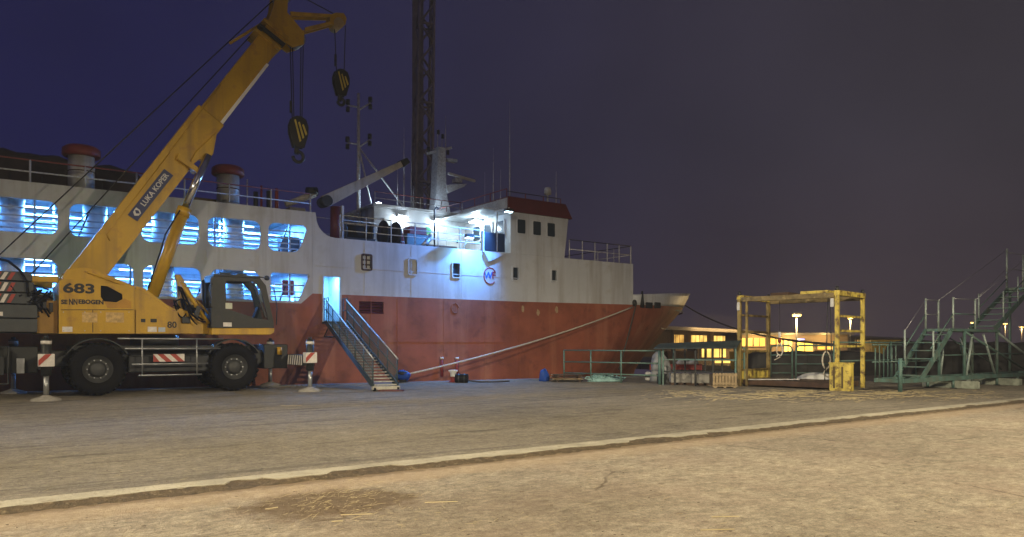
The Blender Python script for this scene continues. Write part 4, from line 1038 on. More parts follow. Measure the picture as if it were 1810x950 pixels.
for u_, v_, w_, h_, m_ in ((322, 520, .16, .3, M_yel), (335, 545, .22, .2, M_dark), (352, 562, .2, .16, M_yel), (328, 566, .25, .22, M_cgrey), (372, 576, .2, .14, M_dark)):
    a, z = pl(u_, v_, TN + .4); B().box(a - w_ / 2, a + w_ / 2, TN + .3, TN + .55, z - h_ / 2, z + h_ / 2).obj('valve_block', m_, crane, bevel=.015)
c3, c4 = pl(318, 498, TN + .3), pl(368, 572, TN + .3)
B().cyl((c3[0], TN + .25, c3[1]), (c4[0], TN + .25, c4[1]), .06, n=12).obj('tilt_cylinder', M_yel, crane)
B().prism(P2([(343, 556), (348, 540), (355, 545), (349, 562)], TN - .05), TN - .1, TN - .02).obj('wing_mirror', M_dark, crane)
# --- cab
CT0, CT1 = TN - .05, TN + 1.15
cabw = root
cab_poly = P2([(374, 580), (372, 492), (380, 487), (458, 490), (470, 505), (484, 572), (484, 580)], CT0)
cab_win = P2([(399, 497), (448, 498), (461, 512), (474, 566), (452, 563), (400, 546)], CT0)
cb = B().prism(cab_poly, CT0, CT0 + .05, holes=[cab_win]).obj('cab', M_cgrey, crane)
B().prism(cab_poly, CT1, CT1 + .05, holes=[cab_win]).obj('cab_far_side', M_cgrey, cb)
sx0, sx1 = cab_poly[0][0], cab_poly[4][0]; zt = cab_poly[2][1]; zb = cab_poly[0][1]
B().box(sx0 + .06, cab_poly[3][0] + .03, CT0 - .03, CT1 + .08, zt - .03, zt + .05).obj('cab_roof', M_cgrey, cb, bevel=.02)
B().box(sx0, sx0 + .05, CT0 + .051, CT1, zb, zt - .031).obj('cab_rear', M_cgrey, cb) if 0 else None
B().prism([(CT0 + .051, zb), (CT1, zb), (CT1, zt - .04), (CT0 + .051, zt - .04)], sx0 + .04, sx0 + .09, holes=[[(CT0 + .2, zb + .7), (CT1 - .15, zb + .7), (CT1 - .15, zt - .2), (CT0 + .2, zt - .2)]], ax='x').obj('cab_rear', M_cgrey, cb)
B().prism(P2([(374, 592), (374, 580.5), (485, 580.5), (485, 588), (478, 592)], CT0 - .02), CT0 - .02, CT1 + .06).obj('cab_floor', M_yel, cb, bevel=.015)
B().prism(cab_win, CT0 + .02, CT0 + .03).obj('side_pane', M_glass, cb)
f0, f1, f2 = cab_poly[3], cab_poly[4], cab_poly[5]
B().add([(f1[0], CT0 + .06, f1[1]), (f1[0], CT1, f1[1]), (f2[0], CT1, f2[1]), (f2[0], CT0 + .06, f2[1])], [(0, 1, 2, 3)]).obj('windscreen', M_glass, cb)
for a_, c_ in ((P2([(448, 500)], CT0)[0], P2([(470, 562)], CT0)[0]),):
    B().bar((a_[0], CT0 + .0, a_[1]), (c_[0], CT0 + .0, c_[1]), .05, .09, (0, 1, 0)).obj('door_pillar', M_dark, cb)
st = B().box(sx0 + .35, sx0 + .95, CT0 + .35, CT0 + .9, zb + .35, zb + .55).obj('driver_seat', M_black, cb, bevel=.05)
B().bar((sx0 + .45, CT0 + .62, zb + .5), (sx0 + .3, CT0 + .62, zb + 1.2), .5, .12, (1, 0, 0)).obj('seat_back', M_black, st)
B().bar((sx0 + 1.4, CT0 + .3, zb + .1), (sx0 + 1.65, CT0 + .3, zb + .75), .3, .1).obj('console', M_black, cb)
a = pl(404, 541, CT0); B().box(a[0] - .1, a[0] + .12, CT0 - .01, CT0 + .005, a[1] - .1, a[1] + .1).obj('decal', mat('label_pale', (.5, .52, .42), .5), cb)
a = pl(402, 574, CT0); B().box(a[0] - .14, a[0] + .14, CT0 - .01, CT0, a[1] - .07, a[1] + .07).obj('decal', M_white2, cb)
a = pl(471, 492, CT0); B().blob((a[0], CT0 - .05, a[1]), (.10, .06, .09), 10, 6, 0, 0, False).obj('work_lamp', M_dark, cb)
B().cyl((cab_poly[3][0], CT0, zt + .02), (a[0], CT0 - .04, a[1]), .02, n=6).obj('lamp_bracket', M_dark, cb)
B().tube([(x, CT0 - .03, z_) for x, z_ in P2([(477, 505), (484, 510), (489, 545), (488, 575)], CT0)], .018, 6).obj('grab_rail', M_dark, cb)
B().tube([(x, CT0 - .03, z_) for x, z_ in P2([(376, 502), (370, 506), (370, 540), (375, 545)], CT0)], .018, 6).obj('grab_rail', M_dark, cb)
for q in (.35, .9): B().box(sx0 + q, sx0 + q + .35, CT0 + .3, CT0 + .7, zt + .05, zt + .14).obj('roof_lamp', M_dark, cb, bevel=.02)
# --- hoist ropes along the boom
tip = pl(480, 4, 27.5); tip2 = pl(446, 62, 27.5)
B().cyl((tip[0], 27.4, tip[1]), (-.35, 27.4, 3.5), .022, n=6).obj('hoist_rope', M_rope, crane)
B().cyl((tip2[0] + .3, 27.65, tip2[1] + .45), (.9, 27.65, 3.45), .022, n=6).obj('hoist_rope', M_rope, crane)
k0, k1 = pl(470, 40, 27.5), pl(402, 82, 27.5)
B().cyl((k0[0], 27.2, k0[1]), (k1[0], 27.2, k1[1]), .05, n=8).obj('jib_stay', M_yel, crane)
# --- runner nose (short fly)
nz_ = B().prism(P2([(510, 24), (588, 29), (588, 34), (512, 32)], 27.5), 27.3, 27.37).obj('runner_arm', M_yel, crane)
B().prism(P2([(510, 24), (588, 29), (588, 34), (512, 32)], 27.5), 27.65, 27.72).obj('runner_bar', M_yel, nz_)
for t_ in (27.3, 27.65): B().prism(P2([(536, 52), (586, 40), (588, 45), (536, 60)], 27.5), t_, t_ + .07).obj('runner_bar', M_yel, nz_)
B().prism(P2([(580, 30), (590, 26), (604, 27), (609, 36), (607, 47), (596, 53), (588, 48), (580, 42)], 27.5), 27.28, 27.74).obj('runner_head', M_yel, nz_, bevel=.02)
s_, z = pl(599, 41, 27.25)
B().cyl((s_, 27.2, z), (s_, 27.82, z), .2, n=22).obj('sheave', mat('sheave_tan', (.45, .33, .16), .6), nz_)
k0, k1 = pl(525, -3, 27.5), pl(592, 26, 27.5); B().cyl((k0[0] - 1.0, 27.5, k0[1] + .4), (k1[0], 27.5, k1[1]), .02, n=6).obj('hoist_rope', M_rope, crane)
# --- hook blocks hang from the ropes
def hook_block(u, v0, v1, vh, scale, label, falls, top_v):
    s_, zt = pl(u, v0, 27.5); _, zb = pl(u, v1, 27.5); _, zh = pl(u, vh, 27.5)
    h = root('hook_block', label, 'crane hook', (s_, 27.5, zb), group='hook blocks under the boom')
    H = zt - zb; wd = .36 * scale
    prof = [(-.55 * wd, zb), (.55 * wd, zb), (.98 * wd, zb + H * .45), (wd, zb + H * .7), (.75 * wd, zb + H * .92), (.25 * wd, zt), (-.25 * wd, zt), (-.75 * wd, zb + H * .92), (-wd, zb + H * .7), (-.98 * wd, zb + H * .45)]
    for t_ in (27.36, 27.58):
        p = B().prism([(s_ + x, z_) for x, z_ in prof], t_, t_ + .06).obj('cheek_plate', M_print, h, bevel=.015)
        for i in range(3):
            x0 = -.55 * wd + i * .42 * wd
            B().prism([(s_ + x0, zb + H * .85 - i * .06 * H), (s_ + x0 + .16 * wd, zb + H * .88 - i * .06 * H), (s_ + x0 + .75 * wd - i * .1 * wd, zb + H * .22 + i * .12 * H), (s_ + x0 + .58 * wd - i * .1 * wd, zb + H * .16 + i * .12 * H)], t_ - .008, t_ + .002).obj('stripe', mat('hook_yellow', (.55, .42, .07), .5), p)
    B().cyl((s_, 27.42, zb + H * .65), (s_, 27.58, zb + H * .65), wd * .85, n=22).obj('sheave', M_dark, h)
    B().cyl((s_ - .2 * wd, 27.5, zb - .25 * scale), (s_ - .1 * wd, 27.5, zb + .1), .09 * scale, n=12).obj('swivel', M_dark, h)
    pts = [(s_ + .02, 27.5, zb - .1 * scale)]
    r_ = (zb - zh) * .36; cz = zh + r_ * 1.1
    for g in range(120, -200, -20): pts.append((s_ + r_ * math.cos(R(g)), 27.5, cz + r_ * math.sin(R(g))))
    B().tube(pts, .065 * scale, 10).obj('hook', M_dark, h)
    for du, vt in falls:
        a_, z_ = pl(u + du, vt, 27.5)
        B().cyl((a_, 27.5, z_), (s_ + du * .02 * .8, 27.5, zb + H * .8), .018, n=6).obj('rope_fall', M_rope, h)
    B().cyl((s_ + falls[0][0] * .02, 27.5, zt + .1), (s_ + falls[0][0] * .02, 27.5, zt + .55), .05, n=8).obj('rope_socket', M_dark, h)
hook_block(527, 207, 262, 288, 1.0, 'larger striped hook block on four ropes under the boom head', ((-14, 84), (-10, 84), (5, 80), (9, 80)), 84)
hook_block(602.5, 124, 170, 187, .88, 'smaller striped hook block hanging from the runner nose', ((-11, 52), (8, 46)), 50)

# ================================================================== GANGWAY
g0 = (12.15, TS - .35, 2.58); g1 = (11.35, 23.5, .16)
gw = root('gangway', 'dark green alloy gangway with pale treads leading up to the ship door', 'gangway', (g1[0], g1[1], 0))
A, Z = Vector(g0), Vector(g1); d = (Z - A).normalized(); sd = Vector((d.y, -d.x, 0)).normalized()
if sd.x < 0: sd = -sd
hw = .44
for k in (-1, 1):
    B().bar(A + sd * hw * k, Z + sd * hw * k, .05, .22).obj('stringer', M_gang, gw, bevel=.01)
    up = Vector((0, 0, .95))
    B().cyl(A + sd * hw * k + up, Z + sd * hw * k + up, .026, n=10).obj('handrail', M_galv, gw)
    B().cyl(A + sd * hw * k + up * .55, Z + sd * hw * k + up * .55, .018, n=8).obj('handrail', M_gang, gw)
    for i in range(7):
        p = A.lerp(Z, i / 6 * .98 + .01) + sd * hw * k
        B().cyl(p, p + up, .022, n=8).obj('stanchion', M_gang, gw)
    # safety net: a real mesh of cords, joined because no one could pick the cords apart
    nb = B(); L = (Z - A).length
    for i in range(80):
        p = A.lerp(Z, i / 80) + sd * hw * k; q = A.lerp(Z, min(1, (i + 4) / 80)) + sd * hw * k
        nb.bar(p + up * .06, q + up * .97, .007, .007); nb.bar(q + up * .06, p + up * .97, .007, .007)
    nb.obj('safety_net', M_gang, gw, kind='stuff', fix=False)
n = 24
for i in range(n):
    p = A.lerp(Z, (i + .5) / n)
    B().bar(p - sd * (hw - .03), p + sd * (hw - .03), .20, .035).obj('tread', M_tread, gw)
B().bar(Z - sd * .5 + Vector((0, 0, -.05)), Z + sd * .5 + Vector((0, 0, -.05)), .16, .12).obj('foot_beam', M_tread, gw, bevel=.01)
for k in (-1, 1): B().cyl(Z + sd * .42 * k + Vector((0, -.02, -.08)) - sd * .04, Z + sd * .42 * k + Vector((0, -.02, -.08)) + sd * .04, .075, n=16).obj('roller', M_black, gw)
B().box(g0[0] - .5, g0[0] + .5, TS - .6, TS - .03, 2.50, 2.58).obj('landing_plate', M_gang, gw)
B().tube([(g0[0] - .35, TS - .55, 2.48), (g0[0] - .45, TS - .15, 1.95), (g0[0] + .35, TS - .15, 1.95), (g0[0] + .45, TS - .55, 2.48)], .03, 8).obj('landing_bracket', M_dark, gw)
for x in (-.42, .42):
    for tt in (TS - .55, TS - .1): B().cyl((g0[0] + x, tt, 2.58), (g0[0] + x, tt, 3.6), .022, n=8).obj('landing_post', M_gang, gw)
    for q in (.5, 1.0): B().cyl((g0[0] + x, TS - .55, 2.58 + q), (g0[0] + x, TS - .1, 2.58 + q), .018, n=8).obj('landing_rail', M_gang, gw)
x0, y0, _ = W(g1[0] + .1, g1[1] - .25, 0)
o = B().box(x0 - .42, x0 + .42, y0 - .22, y0 + .15, .004, .05).obj('rubber_mat', mat('mat_red', (.10, .03, .025), .8, var=.3)); tag(o, 'dull red mat on the asphalt at the gangway foot', 'mat')

# ================================================================== MOORING
def rope(name, p, q, sag, r, m, label, n=26):
    p, q = Vector(p), Vector(q); pts = []
    for i in range(n + 1):
        f = i / n; c = p.lerp(q, f); c.z -= sag * 4 * f * (1 - f); pts.append(c)
    o = B().tube(pts, r, 8).obj(name, m); tag(o, label, 'rope')
    return o
bx, by = gr(712, 677)
rope('mooring_line', (bx + .15, by, .35), W(HAW[0] - .3, HAW[1] - .1, HAW[2] - .25), .25, .040, M_moor, 'thick pale mooring line stretched from the quay up to the bow')
s_, t_, z_ = hull_pt(1083, 612)
rope('mooring_line', W(HAW[0], HAW[1] - .12, HAW[2]), W(s_ - .2, t_ - .7, -.1 + z_ - 1.2), .1, .04, M_moord, 'dark mooring line slanting down the red bow from the hawse pipe')
p = hull_pt(1196, 549); q = at(1475, 27.2)
rope('mooring_line', W(41.0, TCN - .2, 4.45), (q[0], q[1], 1.62), .55, .045, M_moord, 'dark mooring line running from the stem towards the yellow gantry')
# blue bollard bundle at the gangway foot, red-white bollard, fender
bl = root('mooring_bollard', 'bollard wrapped in a blue cover beside the gangway foot', 'bollard', (bx, by, 0), 0, False)
B().lathe([(.26, .0), (.26, .03), (.16, .06), (.15, .30), (.24, .36), (.25, .43), (.16, .48), (.001, .49)], (0, 0, 0), 20).obj('bollard_body', M_dark, bl)
B().blob((0, 0, .30), (.34, .26, .22), 16, 8, .10, 4, False).obj('blue_cover', M_blue, bl)
x, y = gr(801, 676)
bl = root('quay_bollard', 'short red and white bollard at the quay edge', 'bollard', (x, y, 0), 0, False)
B().lathe([(.2, 0), (.2, .03), (.13, .06), (.13, .24)], (0, 0, 0), 18).obj('bollard_base', M_redp, bl)
B().lathe([(.132, .24), (.132, .42), (.20, .46), (.20, .52), (.001, .54)], (0, 0, 0), 18).obj('bollard_head', M_sack, bl)
x, y = gr(815, 677)
o = root('rubber_fender', 'black rubber fender lying beside the red and white bollard', 'fender', (x, y, 0), 0, False)
B().cyl((-.25, .02, .19), (.3, -.02, .19), .19, n=20).obj('fender_body', M_black, o, bevel=.03)
for q in (-.1, .14): B().lathe([(.195, q - .03), (.205, q), (.195, q + .03)], (0, 0, .19), 18, 'x').obj('fender_band', M_dark, o)
x1, y1 = gr(900, 675.5)
o = B().tube([(x + .3, y - .02, .1), (x + .8, y + .02, .04), (x + 1.3, y + .2, .03), (x1, y1, .03)], .035, 8).obj('hose', M_moord); tag(o, 'dark hose trailing along the quay edge from the fender', 'hose')
# heap by the green fence
def heap(name, u, v, w, h, m, label, cat, seed, amp=.14, dy=.35):
    x, y = gr(u, v)
    o = B().blob((x, y, h * .25), (w, dy, h), 18, 9, amp, seed).obj(name, m); tag(o, label, cat); return o
heap('blue_bag', 962, 674, .22, .38, M_blue, 'crumpled blue bag at the quay edge near the green fence', 'bag', 3)
pb = root('pallet_pile', 'low pile of dark pallets and boards beside the blue bag', 'pallets', (*gr(1003, 675), 0), .12, False)
rp = random.Random(4)
for k in range(4):
    for i in range(5):
        B().bar((-.75 + rp.uniform(-.08, .08), -.35 + i * .17, .05 + k * .085), (.65 + rp.uniform(-.1, .1), -.35 + i * .17, .05 + k * .085), .12, .03).obj('board', [M_dark, M_crate, M_brown, M_dark][(k + i) % 4], pb)
    for i in range(2): B().bar((-.5 + i * .95, -.4, .01 + k * .085 + .01), (-.5 + i * .95, .4, .01 + k * .085 + .01), .1, .045).obj('bearer', M_brown, pb)
nh = root('rope_heap', 'pale teal heap of tangled mooring rope by the green fence', 'rope', (*gr(1068, 675), 0), 0, False)
rp = random.Random(9)
B().blob((0, 0, .05), (.75, .35, .2), 18, 8, .1, 6).obj('rope_core', M_teal, nh)
for k in range(16):
    c = Vector((rp.gauss(0, .33), rp.gauss(0, .14), 0)); pts = []
    for i in range(9):
        g = i / 8 * rp.uniform(2, 4) + k; pts.append(c + Vector((math.cos(g) * rp.uniform(.15, .4), math.sin(g) * .16, .05 + max(0, .32 - abs(c.x) * .3) * abs(math.sin(i * .8 + k)))))
    B().tube(pts, .03, 7).obj('rope_coil', M_teal, nh)

# ================================================================== GREEN FENCE, CAGE AND BLOCKS
f0, f1 = Vector((*gr(997, 673.5), 0)), Vector((*gr(1166, 680), 0))
gf = root('green_fence', 'green three bar pipe fence in front of the red bow', 'fence', f0, 0, False)
for i, u in enumerate((0, .30, .62, 1.0)):
    p = (f1 - f0) * u; B().cyl(p, p + Vector((0, 0, 1.38)), .035 if i < 3 else .07, n=10).obj('post', M_green, gf)
for z in (1.36, .85, .36): B().cyl(Vector((0, 0, z)), (f1 - f0) + Vector((0, 0, z)), .032, n=10).obj('rail', M_green, gf)
c0 = Vector((*gr(1172, 681), 0)); c1 = Vector((*gr(1300, 685), 0)); e = (c1 - c0).normalized(); nrm = Vector((-e.y, e.x, 0))
cg = root('livestock_cage', 'dark green livestock race with sheet roof beside the yellow gantry', 'cage', c0, 0, False)
L = (c1 - c0).length
for f in (0, .17, .46, .70, 1.0):
    for dpt in (0, 1.15):
        p = e * L * f + nrm * dpt; B().bar(p, p + Vector((0, 0, 1.5)), .06, .06, (1, 0, 0)).obj('post', M_green if f in (0, 1.0) else M_dark, cg)
for dpt in (0, 1.15):
    for z in (.55, 1.02, 1.48): B().bar(nrm * dpt + Vector((0, 0, z)), e * L + nrm * dpt + Vector((0, 0, z)), .04, .05).obj('rail', M_green if z > .6 else M_dark, cg)
a, b2 = -e * .35, e * (L + .08)
B().add([a - nrm * .15 + Vector((0, 0, 1.46)), b2 - nrm * .15 + Vector((0, 0, 1.50)), b2 + nrm * .5 + Vector((0, 0, 1.78)), a + nrm * .5 + Vector((0, 0, 1.66)),
         a - nrm * .15 + Vector((0, 0, 1.43)), b2 - nrm * .15 + Vector((0, 0, 1.47)), b2 + nrm * .5 + Vector((0, 0, 1.75)), a + nrm * .5 + Vector((0, 0, 1.63))],
        [(0, 1, 2, 3), (7, 6, 5, 4), (0, 4, 5, 1), (1, 5, 6, 2), (2, 6, 7, 3), (3, 7, 4, 0)]).obj('roof_sheet', mat('roof_sheet_dark', (.035, .05, .05), .6, var=.4, scale=3, spots=(3, (.08, .08, .07), .6)), cg)
def conc(u0, u1, v, h, dep, m, name, label, cat, feet=True):
    x0, y0 = gr(u0, v); x1, y1 = gr(u1, v)
    r_ = root(name, label, cat, ((x0 + x1) / 2, y0, 0), -.12, False); w = (x1 - x0) / 2
    B().box(-w, w, 0, dep, .09 if feet else .002, h).obj('block_body', m, r_, bevel=.02)
    if feet:
        for q in (-.75, 0, .75): B().box(w * q - .09, w * q + .09, .02, dep, .002, .09).obj('bearer', M_brown, r_)
    return r_
k_ = conc(1186, 1221, 681, .46, .7, M_conc, 'concrete_block', 'grey concrete block on bearers, the one nearer the red bow', 'block')
k_ = conc(1223, 1257, 682, .46, .7, M_conc, 'concrete_block', 'grey concrete block on bearers next to the slatted crate', 'block')
k_ = conc(1141, 1155, 672.5, .34, .4, M_sack, 'white_block', 'small white block behind the fence end', 'block', False)
B().box(-.2, .2, -.01, .02, .12, .2).obj('lifting_slot', M_dark, k_)
B().box(-.12, .12, .1, .3, .34, .37).obj('lifting_plate', M_galv, k_)
k_ = conc(1163, 1178, 679, .36, .5, M_dark, 'dark_tub', 'dark square tub at the foot of the thick green post', 'tub', False)
B().box(-.2, .2, .03, .45, .36, .40).obj('rim', M_dark, k_)
x0, y0 = gr(1260, 686); x1, y1 = gr(1298, 685)
k_ = root('slatted_crate', 'pale slatted wooden crate on a pallet at the cage end', 'crate', ((x0 + x1) / 2, y0, 0), 0, False); w = (x1 - x0) / 2
B().box(-w + .03, w - .03, .05, .6, .1, .50).obj('crate_core', mat('crate_dark', (.12, .09, .05), .8), k_)
for i in range(8):
    x = -w + .05 + i * (2 * w - .1) / 7; B().box(x - .042, x + .042, .02, .05, .10, .55).obj('slat', M_crate, k_)
for z in (.16, .48): B().box(-w, w, 0, .02, z - .03, z + .03).obj('batten', M_crate, k_)
B().box(-w - .02, w + .02, -.02, .65, .05, .085).obj('pallet_deck', M_crate, k_)
for q in (-.8, 0, .8): B().box(w * q - .05, w * q + .05, 0, .6, .002, .05).obj('bearer', M_crate, k_)
p = at(1194, 33.5)
rb_ = root('red_girder', 'red steel girder on trestles behind the livestock race', 'girder', (p[0], p[1], 0), -.05, False)
B().box(-1.15, 1.15, -.15, .15, .48, .72).obj('girder_web', M_redp, rb_, bevel=.02)
for q in (-1.13, 1.13): B().box(q - .03, q + .03, -.17, .17, .46, .74).obj('end_plate', M_redp, rb_)
for q in (-.8, .8): B().box(q - .05, q + .05, -.25, .25, .002, .48).obj('trestle', M_dark, rb_)
for i, (dx_, w_, h_) in enumerate(((.95, .28, .14), (.35, .22, .12), (-.05, .2, .15))):
    o = B().blob((p[0] + dx_ * .55 + .25, p[1], .72 + h_ * .25), (w_, .14, h_), 14, 7, .08, 20 + i).obj('white_sack', M_sack)
    tag(o, ('large white sack lying on the red girder end', 'flat white sack in the middle of the red girder', 'small white sack on the red girder nearest the bow')[i], 'sack')
x, y = at(1166, 32.0)
o = B().blob((x, y, .25), (.45, .4, 1.0), 16, 10, .10, 31).obj('grey_tarp_heap', mat('tarp_grey', (.30, .31, .32), .7, var=.3, scale=3, bump=.5)); tag(o, 'grey tarpaulin heap behind the end of the green fence', 'tarpaulin')

# ================================================================== YELLOW GANTRY FRAME
GA = Vector((8.8, 28.6, 0)); gy = R(-45); GL, GW, GH = 3.71, 2.41, 3.36
gt = root('yellow_gantry', 'rusty yellow steel lifting frame with ladder rungs standing on the apron', 'gantry', GA, gy, False)
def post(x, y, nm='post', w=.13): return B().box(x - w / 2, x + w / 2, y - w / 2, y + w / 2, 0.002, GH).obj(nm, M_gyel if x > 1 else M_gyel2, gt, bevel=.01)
for x in (0, GL):
    for y in (0, GW): post(x, y)
post(.30, 0, w=.08); post(GL - .12 + .3, GW, w=.05) if 0 else None
for x in (0, GL):
    zs = (.25, .62, 1.35, 2.1, 2.75) if x == 0 else (1.55, 2.10, 2.62)
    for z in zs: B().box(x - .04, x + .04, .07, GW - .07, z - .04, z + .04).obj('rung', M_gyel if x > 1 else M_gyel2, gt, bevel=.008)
    B().box(x - .09, x + .09, -.06, GW + .06, GH - .02, GH + .16).obj('end_beam', M_gyel, gt, bevel=.01)
B().box(-.03, .03, .07, GW - .07, .10, .60).obj('sill_panel', M_gyel, gt)
for y in (0, GW): B().box(.09, GL - .09, y - .08, y + .08, GH - .10, GH + .08).obj('top_beam', mat('gantry_rusty', (.20, .15, .07), .7, var=.5, scale=4, bump=.3, spots=(5, (.45, .36, .16), .8)), gt, bevel=.012)
for x0_, x1_ in ((1.15, 1.85), (2.3, 3.3)): B().box(x0_, x1_, .2, 1.6, GH + .081, GH + .20).obj('top_plate', M_gyel if x0_ > 2 else M_brown, gt, bevel=.01)
B().box(.1, GL - .1, .05, GW - .1, .06, .26).obj('base_deck', M_brown, gt, bevel=.02)
B().bar((.3, .1, .28), (1.9, 1.0, .30), .5, .03).obj('ramp_plate', M_galv, gt)
for x in (0, GL):
    for y in (0, GW): B().lathe([(.05, GH + .16), (.07, GH + .2), (.05, GH + .3), (.001, GH + .31)], (x, y, 0), 12).obj('corner_pin', M_dark, gt)
for x, y in ((0, -.08), (GL - .14, -.08)): B().box(x - .05, x + .05, y - .04, y + .02, GH - .42, GH - .12).obj('reflector', M_sack, gt)
for x, dx_ in ((GL - .2, .05), (GL - .28, -.05)):
    B().tube([(x, -.09, GH - .1), (x + dx_ * .5, -.1, 2.3), (x + dx_, -.12, 1.2), (x + dx_ * 2.4, -.1, .35)], .018, 6).obj('hanging_cable', M_dark, gt)
yb = Vector((GL, .12, 0))
bw = B().box(GL - .12, GL + .60, -.40, -.09, .004, .95).obj('ballast_box', M_gyel, gt, bevel=.02)
B().box(GL - .14, GL + .62, -.42, -.07, .95, .99).obj('box_lid', M_gyel, bw)
for q in (.12, .40): B().box(GL - .1 + q, GL - .04 + q, -.42, -.40, .1, .85).obj('stiffener', mat('box_rust', (.10, .07, .03), .8), bw)
# hanging hook and strap
hk = root('chain_hook', 'chain with pale hook hanging in the middle of the yellow gantry', 'hook', (0, 0, 0), 0, False)
p = at(1378, 28.0); hk.location = (p[0], p[1], zz(636, 28))
zt = GH + .0 - zz(636, 28)
B().cyl((0, 0, 1.05), (0, 0, zt - .1), .008, n=6).obj('chain', M_dark, hk)
B().cyl((0, 0, .82), (0, 0, 1.05), .05, n=10).obj('weight', M_sack, hk)
B().blob((0, 0, .72), (.07, .06, .12), 10, 6, 0, 0, False).obj('swivel', M_redp, hk)
B().tube([(0, 0, .65), (.10, 0, .5), (.12, 0, .3), (.05, 0, .15), (-.05, 0, .2), (-.12, 0, .1)], .025, 8).obj('hook', M_sack, hk)
B().tube([(0, 0, .65), (-.11, 0, .48), (-.10, 0, .25), (.02, 0, .1), (-.2, 0, -.02)], .02, 8).obj('strap', M_moor, hk)
sl = root('strap_loop', 'pale webbing strap loop hanging beside the ladder end of the gantry', 'strap', (*at(1461, 26.2), zz(668, 26.2)), 0, False)
B().tube([(.14 * math.cos(R(g)), .02, .62 + .30 * math.sin(R(g))) for g in range(0, 361, 20)], .03, 8).obj('loop', M_moor, sl)
B().cyl((0, 0, .93), (.02, 0, 2.2), .012, n=6).obj('strap_rope', M_moord, sl)
B().tube([(0, 0, .33), (-.12, 0, .12), (.05, 0, .02), (.18, 0, .15)], .03, 8).obj('strap_tail', M_moor, sl)
# ================================================================== GREEN GATES, DINGHY, DARK STACKS
def gate(u0, u1, Y, label):
    x0, x1 = at(u0, Y)[0], at(u1, Y)[0]; g_ = root('tube_gate', label, 'gate', (x0, Y, 0), 0, False, 'green tube gates behind the gantry'); w = x1 - x0
    B().tube([(0, 0, .01), (0, 0, 1.4), (.05, 0, 1.52), (.15, 0, 1.57), (w - .15, 0, 1.57), (w - .05, 0, 1.52), (w, 0, 1.4), (w, 0, .01)], .04, 8).obj('gate_frame', M_green, g_)
    for z in (.35, .75, 1.15): B().cyl((.03, 0, z), (w - .03, 0, z), .025, n=8).obj('gate_bar', M_green, g_)
    return g_
gate(1362, 1400, 33, 'green tube gate panel seen under the chain hook of the gantry')
gate(1407, 1484, 33, 'wider green tube gate panel beside the ladder end of the gantry')
p = at(1446, 31.5)
dg = root('dinghy', 'white upturned dinghy lying behind the yellow gantry', 'boat', (p[0], p[1], 0), -.08, False)
rows = []
for i in range(17):
    f = i / 16 * 2 - 1; wv = (1 - abs(f) ** 2.6); rows.append([(f * .98, -.42 * wv * math.cos(math.pi * j / 8), .12 + .30 * wv * math.sin(math.pi * j / 8) ** .7 * (1 - .15 * f)) for j in range(9)])
B().grid(rows).obj('hull', M_sack, dg)
B().tube([(f * .98 / 10, -.44 * (1 - abs(f / 10) ** 2.6), .12) for f in range(-10, 11)], .03, 8).obj('gunwale', mat('gunwale_blue', (.1, .14, .25), .5), dg)
for q in (-.5, .5): B().box(q - .05, q + .05, -.35, .35, .002, .12).obj('support', M_brown, dg)
def stack(name, u0, u1, Y, h, dep, label, seed):
    x0, x1 = at(u0, Y)[0], at(u1, Y)[0]; r_ = random.Random(seed); g_ = root(name, label, 'tarpaulin', (x0, Y, 0), 0, False); rows = []
    N = 26
    for i in range(N + 1):
        f = i / N; e_ = 1 - abs(2 * f - 1) ** 24; hh = h * (e_ * (1 + .025 * math.sin(f * 17 + seed) + .02 * math.sin(f * 37)))
        rows.append([(f * (x1 - x0), -.02 + dep * .5 * (1 - math.copysign(abs(math.cos(math.pi * j / 8)) ** .4, math.cos(math.pi * j / 8))), .002 + hh * math.sin(math.pi * j / 8) ** .35 if 0 < j < 8 else .002) for j in range(9)])
    B().grid(rows).obj('cover', M_tarpblk, g_)
    for i in range(1, 5):
        x = (x1 - x0) * i / 5; B().cyl((x, -.04, .01), (x, -.02, h * .8), .015, n=6).obj('lashing', M_moord, g_)
stack('covered_stack', 1325, 1580, 38.5, 1.25, 1.6, 'long low stack under dark tarpaulin behind the gantry', 2)
stack('covered_stack', 1600, 1705, 33.5, 1.75, 2.2, 'tall stack under dark tarpaulin behind the green stairs', 5)
stack('covered_stack', 1715, 1900, 35, 1.7, 2.2, 'dark tarpaulin stack behind the stair diagonals', 8)

# ================================================================== GREEN BOARDING STAIRS
stw = root('boarding_stairs', 'green steel boarding stairs with two flights and railed platforms', 'stairs', (30, 13.2, 0))
TN0, TF0 = 12.7, 13.6
def flight(s0, z0, s1, z1, n):
    for tt in (TN0, TF0): B().bar((s0, tt, z0), (s1, tt, z1), .05, .20).obj('stringer', M_green, stw)
    for i in range(n):
        f = (i + .5) / n; s_, z_ = s0 + (s1 - s0) * f, z0 + (z1 - z0) * f
        B().box(s_ - .14, s_ + .14, TN0 + .03, TF0 - .03, z_ - .02, z_ + .02).obj('tread', M_green, stw)
flight(26.5, .38, 28.75, 2.12, 6)
flight(32.4, 2.22, 36.0, 4.0, 7)
B().box(28.7, 32.8, TN0 - .05, TF0 + .05, 2.10, 2.20).obj('platform', M_green, stw)
B().box(35.9, 39.5, TN0 - .05, TF0 + .05, 3.95, 4.06).obj('platform', M_green, stw)
def vpost(s_, t_, z0, z1, r=.04, m=None): return B().cyl((s_, t_, z0), (s_, t_, z1), r, n=10).obj('post', m or M_green, stw)
for s_ in (29.8, 32.6, 36.2, 39):
    for tt in (TN0, TF0): vpost(s_, tt, .42, 2.1 if s_ < 33 else 3.95, .055)
M_gpale = mat('green_worn', (.34, .42, .39), .5, .2, var=.35, scale=5)
